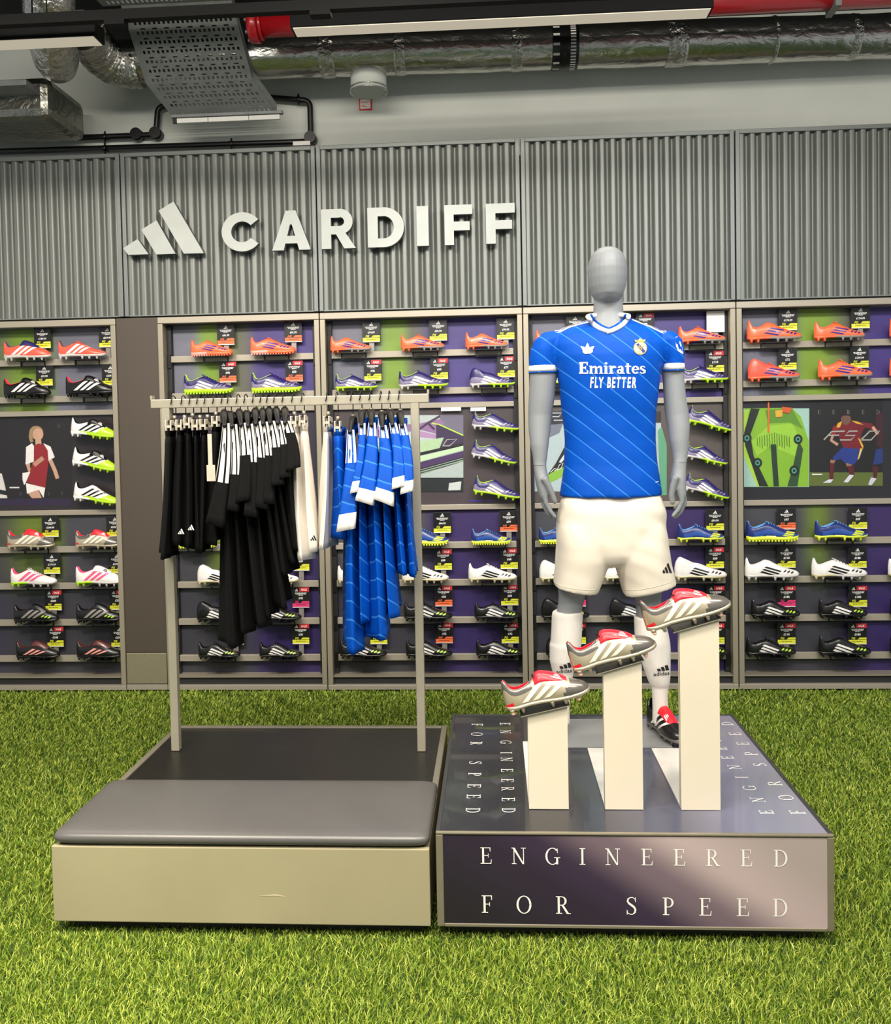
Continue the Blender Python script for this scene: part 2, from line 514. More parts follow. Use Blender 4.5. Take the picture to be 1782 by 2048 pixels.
BAY = {}
for bi, (x0, x1) in BAYX.items():
    t = thing('shoe_display_bay', BAYLABEL[bi], 'shelving', ((x0 + x1) / 2, YF + .06, 0), 'shoe display bays along the wall')
    BAY[bi] = t
    for xa in (x0, x1 - 0.03):
        MB().box(xa, xa + .03, YF, YF + .025, .03, 2.25, bev=.002).box(xa + .004, xa + .026, YF + .025, YBK + .02, .03, 2.25).build('post', M_alu, t)
    MB().box(x0 + .03, x0 + .055, YBK - .035, YBK, .09, 2.25).build('slot_channel', M_dark, t)
    MB().box(x1 - .055, x1 - .03, YBK - .035, YBK, .09, 2.25).build('slot_channel', M_dark, t)
    MB().box(x0, x1, YF, YF + .05, 2.252, 2.290, bev=.003).build('top_rail', M_rail, t)
    MB().box(x0, x1, YF - .002, YBK + .02, .012, .040, bev=.002).build('base_rail', M_rail, t)
    MB().box(x0 + .03, x1 - .03, YF + .03, YF + .04, .040, .085).build('kick_panel', M_dark, t)
    MB().box(x0 + .03, x1 - .03, YF + .015, YBK, .085, .092).build('base_shelf', M_alu, t)
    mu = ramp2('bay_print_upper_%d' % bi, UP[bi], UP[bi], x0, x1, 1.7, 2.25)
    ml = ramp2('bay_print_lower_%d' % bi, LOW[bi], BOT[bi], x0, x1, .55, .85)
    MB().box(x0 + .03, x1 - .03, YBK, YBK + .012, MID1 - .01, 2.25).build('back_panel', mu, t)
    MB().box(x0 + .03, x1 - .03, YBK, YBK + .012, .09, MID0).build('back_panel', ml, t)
    for r, z in ROWZ.items():
        rl = MB().box(x0 + .052, x1 - .052, YBK - .038, YBK - .012, z - RH, z, bev=.002).build('shelf_rail', M_rail, t)
        for xb in (x0 + .034, x1 - .052):
            MB().box(xb, xb + .018, YBK - .045, YBK - .005, z - RH - .035, z + .012).build('rail_bracket', M_black, rl)
    for z in (MID1, MID0):
        MB().box(x0 + .04, x1 - .04, YBK - .03, YBK - .008, z - .032, z, bev=.002).build('panel_bar', M_rail, t)

# pillar panel between the far-left bay and the next one
t = thing('pillar_panel', 'tall plain brown-grey panel between the left shoe bays', 'panel', (-2.145, 5.38, 0))
MB().box(-2.274, -2.018, YF + .012, YBK + .03, .245, 2.292).build('panel', M_pillar, t)
MB().box(-2.272, -2.020, YF + .004, YBK + .03, .05, .240, bev=.003).build('kick_plate', M_kick, t)
MB().box(-2.274, -2.018, YF + .004, YBK + .03, .012, .045, bev=.002).build('base_rail', M_rail, t)

# ------------------------------------------------------------------ corrugated header
HX = [-3.43, -2.2158, -1.0236, 0.1899, 1.4295, 2.67]
HZ0, HZ1 = 2.300, 3.281
HN = [16, 15, 17, 19, 19]
HL = ['ribbed grey metal header panel at the far left edge', 'ribbed grey metal header panel behind the emblem and first letters', 'ribbed grey metal header panel behind the last sign letters',
      'ribbed grey metal header panel above the mannequin', 'ribbed grey metal header panel at the far right edge']
for i in range(5):
    a, b = HX[i] + .004, HX[i + 1] - .004
    t = thing('corrugated_panel', HL[i], 'panel', ((a + b) / 2, YF + .03, HZ0), 'ribbed header panels above the bays')
    n = HN[i] * 12
    xa, xb = a + .022, b - .022
    secs = []
    for z in (HZ0 + .006, HZ1 - .022):
        row = []
        for k in range(n + 1):
            u = k / n
            ph = 2 * PI * HN[i] * u
            s_ = math.sin(ph)
            y = YF + .004 + .030 * (.5 - .5 * max(-1, min(1, 1.6 * s_ + .55)))
            row.append((xa + (xb - xa) * u, y, z))
        secs.append(row)
    MB().loft(secs, caps=False, closed=False).build('ribbed_sheet', M_corr, t)
    for q in ((a, a + .024, HZ0, HZ1), (b - .024, b, HZ0, HZ1)):
        MB().box(q[0], q[1], YF - .004, YF + .06, q[2], q[3], bev=.002).build('frame_upright', M_hframe, t)
    MB().box(a + .024, b - .024, YF - .004, YF + .06, HZ1 - .024, HZ1, bev=.002).build('frame_top', M_hframe, t)
    MB().box(a + .024, b - .024, YF + .042, YF + .046, HZ0, HZ1 - .024).build('backing', M_hframe, t)
    MB().box(a + .024, b - .024, YF + .004, YF + .06, HZ0, HZ0 + .006).build('frame_bottom', M_hframe, t)

# ------------------------------------------------------------------ wall sign: emblem and letters
YL0, YL1 = YF - .055, YF - .02
def c3(x, y):                       # crop coordinates of the sign -> wall point
    return W(x / 1.98, 280 + y / 1.98, YL0)
t = thing('sign_emblem', 'large pale emblem of three slanted bars left of the wall letters', 'sign', (-1.95, YL1, 2.72))
for poly in ([(488, 428), (545, 392), (588, 452), (508, 455)], [(560, 355), (620, 318), (695, 450), (618, 453)], [(628, 280), (687, 243), (807, 448), (728, 450)]):
    w3 = [c3(*p) for p in poly]
    m_ = MB()
    m_.prism([(p.x, p.z) for p in w3], lambda x, z: (x, YL0, z), lambda x, z: (x, YL1, z))
    m_.m = [0] + [1] * (len(m_.m) - 1)
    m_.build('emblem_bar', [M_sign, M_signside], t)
    cx = sum(p.x for p in w3) / 4; cz = sum(p.z for p in w3) / 4
    MB().tube([(cx, YL1, cz), (cx, YF + .02, cz)], .008, 6).build('stand_off', M_hframe, t)
BOLD = {
    'C': (arc(.5, .5, .5, .5, .235, .235, 38, 322, 30), .95),
    'A': ([[(.37, 1), (.63, 1), (.5, .62)], [(.37, 1), (.5, .74), (.30, 0), (0, 0)], [(.63, 1), (1, 0), (.70, 0), (.5, .74)], [(.27, .36), (.73, .36), (.70, .17), (.30, .17)]], 1),
    'R': ([rect(0, .28, 0, 1), rect(.2, .55, .78, 1), rect(.2, .55, .36, .57), [(.40, .40), (.68, .42), (1, 0), (.66, 0)]] + arc(.54, .68, .38, .32, .25, .21, -90, 90, 14), 1),
    'D': ([rect(0, .28, 0, 1), rect(.2, .45, .78, 1), rect(.2, .45, 0, .22)] + arc(.44, .5, .56, .5, .28, .22, -90, 90, 18), 1),
    'I': ([rect(0, 1, 0, 1)], 1),
    'F': ([rect(0, .33, 0, 1), rect(.3, 1, .76, 1), rect(.3, .9, .36, .58)], 1),
}
ZL0 = (c3(1075, 436).z + c3(1407, 430).z) / 2
ZL1 = (c3(1140, 279).z + c3(1500, 268).z) / 2
for k, (ch, xa, xb, word) in enumerate([('C', 443, 521, 'first'), ('A', 543, 620.5, 'second'), ('R', 642.5, 711, 'third'), ('D', 735, 808, 'fourth'), ('I', 833.5, 857, 'fifth'),
                                        ('F', 889, 945, 'sixth'), ('F', 972, 1030, 'seventh and last')]):
    p0, p1 = W(xa, 450, YL0).x, W(xb, 450, YL0).x
    sx = (p1 - p0) / BOLD[ch][1]
    t = thing('sign_letter', 'raised pale grey letter %s, %s letter of the wall sign' % (ch, word), 'sign', ((p0 + p1) / 2, YL1, ZL0), 'letters of the wall sign')
    m_ = MB()
    for pi_, poly in enumerate(BOLD[ch][0]):
        yy = YL0 - .0002 * pi_
        m_.prism([(p0 + x * sx, ZL0 + z * (ZL1 - ZL0)) for x, z in poly], lambda x, z: (x, yy, z), lambda x, z: (x, YL1, z))
        m_.m[-(len(poly) + 2):] = [0] + [1] * (len(poly) + 1)
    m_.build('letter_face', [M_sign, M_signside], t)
    mx_ = p0 + (0.14 if ch != 'A' else .3) * (p1 - p0) if ch not in 'CI' else (p0 + .12 * (p1 - p0) if ch == 'C' else (p0 + p1) / 2)
    mz_ = ZL0 + (ZL1 - ZL0) * (.5 if ch != 'A' else .27)
    MB().tube([(mx_, YL1 - .004, mz_), (mx_, YF + .02, mz_)], .007, 6).build('stand_off', M_hframe, t)
# ------------------------------------------------------------------ bench platform
M_benchmetal = mat('bench_front_metal', '#a69d7f', 0.45, 0.15, noise=0.05, nscale=3, bump=0.02, bscale=500)
M_trim = mat('trim_metal', '#8f8878', 0.35, 0.45, noise=0.03)
M_deck = mat('black_deck', '#171614', 0.34, noise=0.15, nscale=25, spec=0.3)
M_vinyl = mat('grey_vinyl', '#565453', 0.33, noise=0.03, nscale=8, bump=0.06, bscale=900)
M_plinth = mat('dark_plinth', '#2d2c26', 0.6)
M_scuff = mat('scuff_mark', '#c5b896', 0.5)
t = thing('display_bench', 'low metal bench with grey cushion and black deck under clothing rail', 'bench', ((BX0 + BX1) / 2, (BYF + BYK) / 2, 0))
MB().box(BX0 + .05, BX1 - .03, BYF + .05, BYK - .05, 0, .05).build('plinth', M_plinth, t)
fp = MB().box(BX0, BX1, BYF, BYF + .02, .045, .287, bev=.003).build('front_panel', M_benchmetal, t)
sc = [(-.755, .135), (-.70, .142), (-.66, .133), (-.70, .136)]
MB().flat(sc, lambda x, z: (x, BYF - .0006, z)).build('scuff', M_scuff, fp)
for xa in (BX0 + .002, BX1 - .022):
    MB().box(xa, xa + .02, BYF + .02, BYK - .02, .045, .28).build('side_panel', M_benchmetal, t)
MB().box(BX0 + .002, BX1 - .002, BYK - .02, BYK, .045, .28).build('back_panel', M_benchmetal, t)
MB().box(BX0 + .022, BX1 - .022, BYF + .02, BYK - .02, .265, .290).build('deck', M_deck, t)
MB().box(BX0, BX0 + .024, BYF + .44, BYK, .28, BZ, bev=.003).build('edge_trim', M_trim, t)
MB().box(BX1 - .024, BX1, BYF + .44, BYK, .28, BZ, bev=.003).build('edge_trim', M_trim, t)
MB().box(BX0 + .024, BX1 - .024, BYK - .024, BYK, .28, BZ, bev=.003).build('edge_trim', M_trim, t)
# cushion: soft slab, higher in the middle
def cushion():
    n, m = 34, 16
    cx, cy = (BX0 + BX1) / 2, BYF + .2225
    a, b = (BX1 - BX0) / 2 + .001, .2275
    rows = []
    mb = MB()
    ring = []
    for k in range(64):
        th = 2 * PI * k / 64
        c, s_ = math.cos(th), math.sin(th)
        e = 0.09
        ring.append((math.copysign(abs(c) ** e, c), math.copysign(abs(s_) ** e, s_)))
    prof = [(0.0, .2965), (.975, .2965), (.99, .300), (1.0, .309), (.997, .315), (.985, .3205), (.955, .3255), (.90, .330), (.80, .334), (.6, .337), (.3, .338), (0.001, .338)]
    secs = []
    for r, z in prof:
        rb = 1 - (1 - r) * 1.0
        secs.append([(cx + px * (a - (1 - r) * b * 1.0 if r > .5 else a * r * 1.2 * (a - .5 * b) / (a * .6)), cy + py * b * max(r, .001), z) for px, py in ring])
    mb.loft(secs)
    return mb
cushion().build('seat_cushion', M_vinyl, t)

# ------------------------------------------------------------------ display platform
M_pframe = mat('platform_frame_metal', '#8b8372', 0.35, 0.4, noise=0.03)
M_pdark = mat('platform_dark_edge', '#3a3a3c', 0.35, 0.2)
M_let = mat('printed_white', '#ece8e2', 0.45, noise=0.02)
M_front = ramp_mat('platform_front_print', [(0, '#231f27'), (.30, '#2c2333'), (.43, '#35293f'), (.60, '#705f6a'), (.78, '#b5a2a2'), (1, '#a59793')], 'X', PX0, PX1, 0.35, tilt=1.5)
_n = [n for n in M_front.node_tree.nodes if n.type == 'MAP_RANGE'][0]
_n.inputs['From Min'].default_value = PX0 + .20; _n.inputs['From Max'].default_value = PX1 + .32
M_top = ramp_mat('platform_top_print_sheen', [(0, '#191a20'), (.35, '#1e1f28'), (.6, '#454759'), (.85, '#74748c'), (1, '#827f92')], 'X', PX0, PX1, 0.25, coat=0.3)  # right-hand stops lightened to paint in the reflection on the glossy top
t = thing('display_platform', 'square dark purple display platform with white lettering', 'platform', ((PX0 + PX1) / 2, (PYF + PYK) / 2, 0))
MB().box(PX0 + .05, PX1 - .05, PYF + .05, PYK - .05, 0, .05).build('plinth', M_plinth, t)
MB().box(PX0 + .022, PX1 - .020, PYF + .003, PYF + .02, .055, .330).build('front_panel', M_front, t)
MB().box(PX0, PX0 + .022, PYF, PYF + .03, .045, .333, bev=.003).build('corner_trim', M_pframe, t)
MB().box(PX1 - .020, PX1, PYF, PYF + .03, .045, .333, bev=.003).build('corner_trim', M_pframe, t)
MB().box(PX0 + .022, PX1 - .02, PYF, PYF + .02, .045, .055, bev=.002).build('bottom_trim', M_pframe, t)
MB().box(PX0, PX1, PYF, PYF + .012, .333, PZ, bev=.003).build('front_edge_trim', M_pframe, t)
MB().box(PX0, PX0 + .014, PYF + .012, PYK, .32, PZ + .001, bev=.002).build('side_edge_trim', M_pdark, t)
MB().box(PX1 - .014, PX1, PYF + .012, PYK, .32, PZ + .001, bev=.002).build('side_edge_trim', M_pdark, t)
MB().box(PX0 + .014, PX1 - .014, PYK - .014, PYK, .32, PZ + .001, bev=.002).build('back_edge_trim', M_pdark, t)
MB().box(PX0 + .014, PX1 - .014, PYF + .012, PYK - .014, .325, PZ - .002).build('top_panel', M_top, t)
MB().box(PX0 + .002, PX0 + .02, PYF + .03, PYK, .045, .325).build('side_panel', M_pframe, t)
MB().box(PX1 - .02, PX1 - .002, PYF + .03, PYK, .045, .325).build('side_panel', M_pframe, t)
MB().box(PX0 + .02, PX1 - .02, PYK - .02, PYK - .002, .045, .325).build('back_panel', M_pframe, t)
def letters(s, pos, h, fn):
    for ch, p in zip(s, pos):
        polys, w = SERIF[ch]
        mb = MB()
        for k_, poly in enumerate(polys):
            mb.add([fn(p + x * h - w * h / 2, z * h, k_ * .00005) for x, z in poly], [list(range(len(poly)))])
        mb.build('letter', M_let, t, recalc=False)
fy = PYF + .0022
xs1 = [W(px, 1715, PYF).x for px in (972, 1038, 1105, 1165, 1226, 1294, 1359, 1426, 1493, 1562)]
z1 = W(1260, 1731, PYF).z; h1 = W(1260, 1698, PYF).z - z1
letters('ENGINEERED', xs1, h1, lambda x, z, e: (x, fy - e, z1 + z))
xs2 = [W(px, 1812, PYF).x for px in (974, 1048, 1126, 1263, 1337, 1411, 1486, 1561)]
z2 = W(1260, 1830, PYF).z; h2 = W(1260, 1795, PYF).z - z2
letters('FORSPEED', xs2, h2, lambda x, z, e: (x, fy - e, z2 + z))
tz = PZ - .0012
ly = [WZ(x, y, PZ).y for x, y in ((1008, 1447), (1008, 1463), (1008, 1484), (1009, 1505), (1010, 1518), (1011, 1540), (1012, 1560), (1013, 1577), (1013, 1598), (1014, 1620))]
lx = WZ(1002, 1530, PZ).x
letters('ENGINEERED', [-y for y in ly], .043, lambda a, b, e: (lx + b, -a, tz + e))
ly2 = [WZ(x, y, PZ).y for x, y in ((952, 1449), (950, 1468), (950, 1486), (948, 1525), (948, 1548), (946, 1571), (944, 1592), (943, 1620))]
lx2 = WZ(938, 1530, PZ).x
letters('FORSPEED', [-y for y in ly2], .046, lambda a, b, e: (lx2 + b, -a, tz + e))
rx = WZ(1478, 1530, PZ).x
sp = (ly[0] - ly[-1]) / 9
letters('ENGINEERED', [ly[-1] + sp * k for k in range(10)], .043, lambda a, b, e: (rx - b, a, tz + e))
rx2 = WZ(1533, 1530, PZ).x
letters('FORSPEED', [ly[-1] + (ly[0] - ly[-1]) * k for k in (0, .13, .27, .47, .6, .73, .86, 1)], .046, lambda a, b, e: (rx2 - b, a, tz + e))

# ------------------------------------------------------------------ white acrylic boot stands
M_opal = mat('opal_acrylic', '#ddd2bd', 0.25, noise=0.02, nscale=4, sss=0.15)
M_foot = mat('gloss_white_acrylic', '#e9e6de', 0.06, noise=0.0, coat=0.5)
STAND = [(.098, .226, .649, .679, 'short', 'short white acrylic stand, lowest of three on the dark platform'),
         (.343, .465, .788, .824, 'medium', 'white acrylic stand of middle height between its two neighbours'),
         (.586, .710, .921, .957, 'tall', 'tallest white acrylic stand at the right of the dark platform')]
SY = 2.872
STAND_OBJ = []
for xa, xb, za, zb, nm, lab in STAND:
    t = thing('acrylic_stand', lab, 'stand', ((xa + xb) / 2, SY + .015, PZ), 'three white acrylic boot stands')
    STAND_OBJ.append(t)
    m_ = MB()
    m_.prism([(xa, PZ), (xb, PZ), (xb, zb), (xa, za)], lambda x, z: (x, SY, z), lambda x, z: (x, SY + .03, z))
    m_.build('column', M_opal, t)
    MB().box(xa, xb, SY + .03, 3.415 + (.07 if nm == 'short' else 0), PZ - .001, PZ + .005).build('foot_plate', M_foot, t)
    ang = math.atan2(zb - za, xb - xa)
    L_ = math.hypot(xb - xa, zb - za)
    ux, uz = math.cos(ang), math.sin(ang)
    x_, z_ = xa, za
    def P(s_, n_):
        return (x_ + ux * s_ - uz * n_, z_ + uz * s_ + ux * n_)
    a0, a1 = -.022, L_ + .008
    m_ = MB()
    m_.prism([P(a0, .0005), P(a1, .0005), P(a1, .005), P(a0, .005)], lambda x, z: (x, SY - .010, z), lambda x, z: (x, SY + .075, z))
    m_.prism([P(a0 + .0, .005), P(a0 + .004, .005), P(a0 + .004, .013), P(a0, .013)], lambda x, z: (x, SY - .010, z), lambda x, z: (x, SY + .075, z))
    br_ = m_.build('boot_rest', M_black, t)
    m_ = MB()
    m_.prism([P(a0, .0015), P(a1, .0015), P(a1, .004), P(a0, .004)], lambda x, z: (x, SY - .0115, z), lambda x, z: (x, SY - .010, z))
    m_.build('rest_edge', M_alu, br_)
# ------------------------------------------------------------------ football boots (built once per kind at length 1, heel at x = 0, toe at x = 1, studs on z = 0)
def spline(xs, ys):
    xs = np.array(xs, float); ys = np.array(ys, float)
    d = np.zeros(len(xs))
    h = np.diff(xs); m = np.diff(ys) / h
    for i in range(1, len(xs) - 1):
        d[i] = 0 if m[i - 1] * m[i] <= 0 else 2 * m[i - 1] * m[i] / (m[i - 1] + m[i])
    d[0], d[-1] = m[0], m[-1]
    def f(x):
        x = min(max(x, xs[0]), xs[-1])
        i = min(int(np.searchsorted(xs, x, side='right')) - 1, len(xs) - 2)
        t = (x - xs[i]) / h[i]
        return float((2 * t**3 - 3 * t**2 + 1) * ys[i] + (t**3 - 2 * t**2 + t) * h[i] * d[i] + (-2 * t**3 + 3 * t**2) * ys[i + 1] + (t**3 - t**2) * h[i] * d[i + 1])
    return f

HWF = spline([0, .01, .03, .07, .15, .3, .45, .6, .72, .84, .92, .97, .992, 1], [0, .032, .056, .078, .096, .094, .102, .126, .134, .120, .092, .060, .03, 0])
ZBF = spline([0, .1, .3, .5, .65, .85, .95, 1], [.075, .060, .072, .066, .058, .060, .070, .090])
TOPS = {
    'low': spline([0, .018, .04, .065, .10, .16, .23, .3, .38, .44, .55, .68, .8, .9, .96, 1], [.24, .385, .415, .335, .285, .275, .292, .325, .375, .365, .31, .25, .208, .180, .158, .112]),
    'laced': spline([0, .018, .04, .07, .11, .17, .24, .32, .40, .46, .56, .68, .8, .9, .96, 1], [.25, .375, .395, .315, .272, .265, .285, .32, .355, .345, .298, .245, .205, .178, .156, .112]),
    'high': spline([0, .03, .07, .12, .18, .27, .36, .44, .55, .68, .8, .9, .96, 1], [.26, .38, .425, .445, .42, .38, .345, .335, .297, .242, .203, .177, .155, .112]),
    'pred': spline([0, .02, .045, .1, .17, .26, .36, .46, .56, .68, .8, .9, .96, 1], [.27, .41, .395, .305, .28, .295, .335, .365, .35, .305, .255, .215, .175, .12]),
}
OPEN = {'low': (.04, .36), 'laced': (.04, .38), 'high': (.07, .33), 'pred': (.035, .36)}

class Last:
    def __init__(s, style):
        s.top = TOPS[style]; s.o0, s.o1 = OPEN[style]
    def op(s, x):
        a, b = s.o0, s.o1
        if x <= a - .03 or x >= b:
            return 0.0
        if x < a:
            return .45 * (x - a + .03) / .03
        if x < b - .12:
            return .45 + .17 * min(1, (x - a) / .1)
        return .62 * math.sin(PI / 2 * (b - x) / .12)
    def y(s, x, z):
        zb, zt = ZBF(x), s.top(x)
        q = min(1, max(0, (z - zb) / (zt - zb)))
        c = math.sqrt(max(0, 1 - (2 * q - 1) ** 2))
        hw = HWF(x)
        if q < .32:
            qq = q / .32
            return hw * (.80 + .20 * math.sin(qq * PI / 2)) if q > 0 else hw * .80
        qq = (q - .32) / .68
        c = math.sqrt(max(0, 1 - qq ** 2.2))
        o = s.op(x)
        return hw * (o + (1 - o) * c)
    def point(s, x, z, side, off=0.0):
        zb, zt = ZBF(x), s.top(x)
        y = s.y(x, z)
        e = .004
        dz = (s.y(x, min(z + e, zt)) - s.y(x, max(z - e, zb))) / (2 * e)
        dx = (s.y(min(1, x + e), z) - s.y(max(0, x - e), z)) / (2 * e)
        n = Vector((-dx, 1, -dz)).normalized()
        return (x + n.x * off, side * (y + n.y * off), z + n.z * off)
    def upper(s, mb, nx=34, nq=10, mi=0, mfun=None):
        xs = [0.5 - 0.5 * math.cos(PI * i / nx) for i in range(nx + 1)]
        xs = sorted(set([round(.5 * x + .5 * i / nx, 5) for i, x in enumerate(xs)]))
        secs = []
        qs = [0, .06, .14, .24, .36, .48, .6, .7, .8, .88, .94, .98, 1.0]
        for x in xs:
            zb, zt = ZBF(x), s.top(x)
            row = []
            for q in qs[::-1]:
                row.append((x, -s.y(x, zb + q * (zt - zb)), zb + q * (zt - zb)))
            for q in qs:
                row.append((x, s.y(x, zb + q * (zt - zb)), zb + q * (zt - zb)))
            secs.append(row)
        n = len(qs)
        mf = None
        if mfun:
            def mf(j, i):
                k = i if i < n else i
                q = qs[::-1][i] if i < n else qs[i - n]
                return mfun((xs[j] + xs[j + 1]) / 2, q)
        mb.loft(secs, mi, caps=False, closed=False, mfun=mf)
        return mb
    def lining(s, mb):
        a, b = s.o0 - .02, s.o1 + .02
        secs = []
        for i in range(13):
            x = a + (b - a) * i / 12
            zt = s.top(x) + .004; zl = max(ZBF(x) + .06, zt - .16)
            w = max(.004, s.op(x) * HWF(x) - .006)
            secs.append([(x, -w, zt), (x, -w * 1.05, (zt + zl) / 2), (x, -w * .8, zl), (x, w * .8, zl), (x, w * 1.05, (zt + zl) / 2), (x, w, zt)])
        mb.loft(secs, caps=False, closed=False)
        # padded rim along the collar edge
        for side in (-1, 1):
            pts = []
            for i in range(15):
                x = a + .02 + (b - a - .04) * i / 14
                pts.append((x, side * (s.op(x) * HWF(x)), s.top(x)))
            mb.tube(pts, .0060, 6)
        return mb
    def patch(s, mb, quad, off=.004, nu=6, nv=2, mi=0, sides=(-1, 1)):
        """quad in side view (x, z): a,b,c,d"""
        a, b, c, d = [Vector(p) for p in quad]
        for side in sides:
            secs = []
            for i in range(nu + 1):
                u = i / nu
                p = a.lerp(b, u); q = d.lerp(c, u)
                row = []
                for j in range(nv + 1):
                    r = p.lerp(q, j / nv)
                    zb, zt = ZBF(r.x), s.top(r.x)
                    z = min(max(r.y, zb + .002), zt - .001)
                    row.append(s.point(r.x, z, side, off))
                secs.append(row)
            mb.loft(secs, mi, caps=False, closed=False)
        return mb

def sole_fg(mb, studs=True, mi=0):
    xs = [0.001, .02, .05, .1, .18, .28, .4, .5, .6, .72, .82, .9, .95, .98, .999]
    secs = []
    for x in xs:
        w, zb = HWF(x) * .96 + .004, ZBF(x)
        secs.append([(x, -w, zb + .035), (x, -w * 1.02, zb + .008), (x, -w * .82, zb - .012), (x, w * .82, zb - .012), (x, w * 1.02, zb + .008), (x, w, zb + .035)])
    mb.loft(secs, mi)
    if studs:
        for st in stud_list():
            stud(mb, *st, mi=mi)
    return mb

def stud_list():
    return [(.07, .055), (.07, -.055), (.19, .06), (.19, -.06), (.54, .085), (.54, -.085), (.69, .095), (.69, -.095), (.84, .075), (.84, -.075)]

def stud(mb, x, y, mi=0):
    z = ZBF(x)
    n = 8
    secs = []
    for rr, zz in ((.032, z + .0), (.025, z - .018), (.016, .002), (.012, 0.0)):
        secs.append([(x + rr * 1.1 * math.cos(2 * PI * k / n), y + rr * .8 * math.sin(2 * PI * k / n), zz) for k in range(n)])
    mb.loft(secs, mi)

def sole_turf(mb, mi=0):
    xs = [0.001, .02, .05, .1, .18, .28, .4, .5, .6, .72, .82, .9, .95, .98, .999]
    secs = []
    for x in xs:
        w, zb = HWF(x) * .98 + .006, ZBF(x)
        lift = max(0, (x - .85)) * .25
        secs.append([(x, -w, zb + .03), (x, -w * 1.03, zb - .01), (x, -w * .95, .022 + lift), (x, w * .95, .022 + lift), (x, w * 1.03, zb - .01), (x, w, zb + .03)])
    mb.loft(secs, mi)
    for i in range(16):
        x = .05 + .9 * i / 15
        lift = max(0, (x - .85)) * .25
        w = HWF(x) * .9
        for y in (-w, -w * .35, w * .35, w):
            mb.box(x - .016, x + .016, y - .014, y + .014, lift, .03 + lift, mi)
    return mb

def laces(mb, last, x0, x1, n=5):
    for i in range(n):
        x = x0 + (x1 - x0) * i / (n - 1)
        pts = []
        for k in range(7):
            y = -.05 + .1 * k / 6
            xx = x + .012 * (1 if k % 2 else -1) * .3
            zt = last.top(x)
            # height of the surface at this y
            lo, hi = ZBF(x) + .3 * (zt - ZBF(x)), zt
            for _ in range(14):
                m_ = (lo + hi) / 2
                if last.y(x, m_) > abs(y): lo = m_
                else: hi = m_
            pts.append((xx, y, lo + .006))
        mb.tube(pts, .0075, 5)
    for sd in (-1, 1):
        xb = x0 - .01
        zt = last.top(xb)
        mb.tube([(xb, 0, zt + .005), (xb - .03, sd * .03, zt + .03), (xb + .01, sd * .06, zt + .015), (xb + .03, sd * .055, zt - .03)], .0065, 5)
    return mb

def f50_stripes(last, x=.33, z=.265, ln=.30, th=.026, gap=.052, ang=-20, sh=.035, mi=0):
    out = []
    ca, sa = math.cos(math.radians(ang)), math.sin(math.radians(ang))
    for k in range(3):
        ax, az = x - k * sh + .02 - sa * -gap * k * 0, z - k * gap
        b = (ax + ln * ca, az + ln * sa)
        for sd in (-1, 1):
            out.append((sd, last.patch(MB(), [(ax, az), b, (b[0] - .03, b[1] - th), (ax - .045, az - th)], nu=7, nv=1, sides=(sd,))))
    return out

def pred_stripes(last, x=.20, z0=.125, z1=.315, wd=.075, gap=.125, lean=.22):
    out = []
    for k in range(3):
        a = x + k * gap
        zz = z1 - .022 * k
        for sd in (-1, 1):
            out.append((sd, last.patch(MB(), [(a, z0), (a + lean, zz), (a + lean + wd, zz - .01), (a + wd, z0 + .005)], nu=8, nv=2, sides=(sd,))))
    return out

def tongue_fold(mb, last, x0=.385, x1=.76, mi=0):
    """flap folded over the laces: a padded slab that follows the instep"""
    nx, ny = 9, 8
    for lay in (0,):
        top, bot = [], []
        for i in range(nx + 1):
            u = i / nx
            x = x0 + (x1 - x0) * u
            zt = last.top(x)
            th = .060 * (1 - .75 * u)
            wy = .088 - .004 * u
            rt, rb = [], []
            for j in range(ny + 1):
                v = -1 + 2 * j / ny
                y = v * wy
                drop = .045 * abs(v) ** 2.0
                edge = (1 - abs(v) ** 6) * (1 - abs(2 * u - 1) ** 8)
                rt.append((x, y, zt - drop + .010 + th * edge))
                rb.append((x, y, zt - drop - .004))
            top.append(rt); bot.append(rb)
        mb.loft(top, mi, caps=False, closed=False)
        mb.loft(bot, mi, caps=False, closed=False)
        for e in (0, ny):
            mb.loft([[a[e], b[e]] for a, b in zip(top, bot)], mi, caps=False, closed=False)
        for e in (0, nx):
            mb.loft([[a, b] for a, b in zip(top[e], bot[e])], mi, caps=False, closed=False)
    return mb

def flap_logo(last, x0, mi=0):
    mb = MB()
    for k, (v, ln) in enumerate(((-.90, .085), (-.70, .062), (-.50, .038))):
        rows = []
        for i in range(5):
            x = x0 + ln * i / 4 + .012 * k
            u = (x - .385) / .375
            th = .060 * (1 - .75 * u); wy = .088 - .004 * u
            row = []
            for dv in (0, .13):
                vv = v + dv
                edge = (1 - abs(vv) ** 6) * (1 - abs(2 * u - 1) ** 8)
                row.append((x - .02 * dv, vv * wy - .003, last.top(x) - .045 * vv * vv + .016 + th * edge))
            rows.append(row)
        mb.loft(rows, caps=False, closed=False)
    return mb

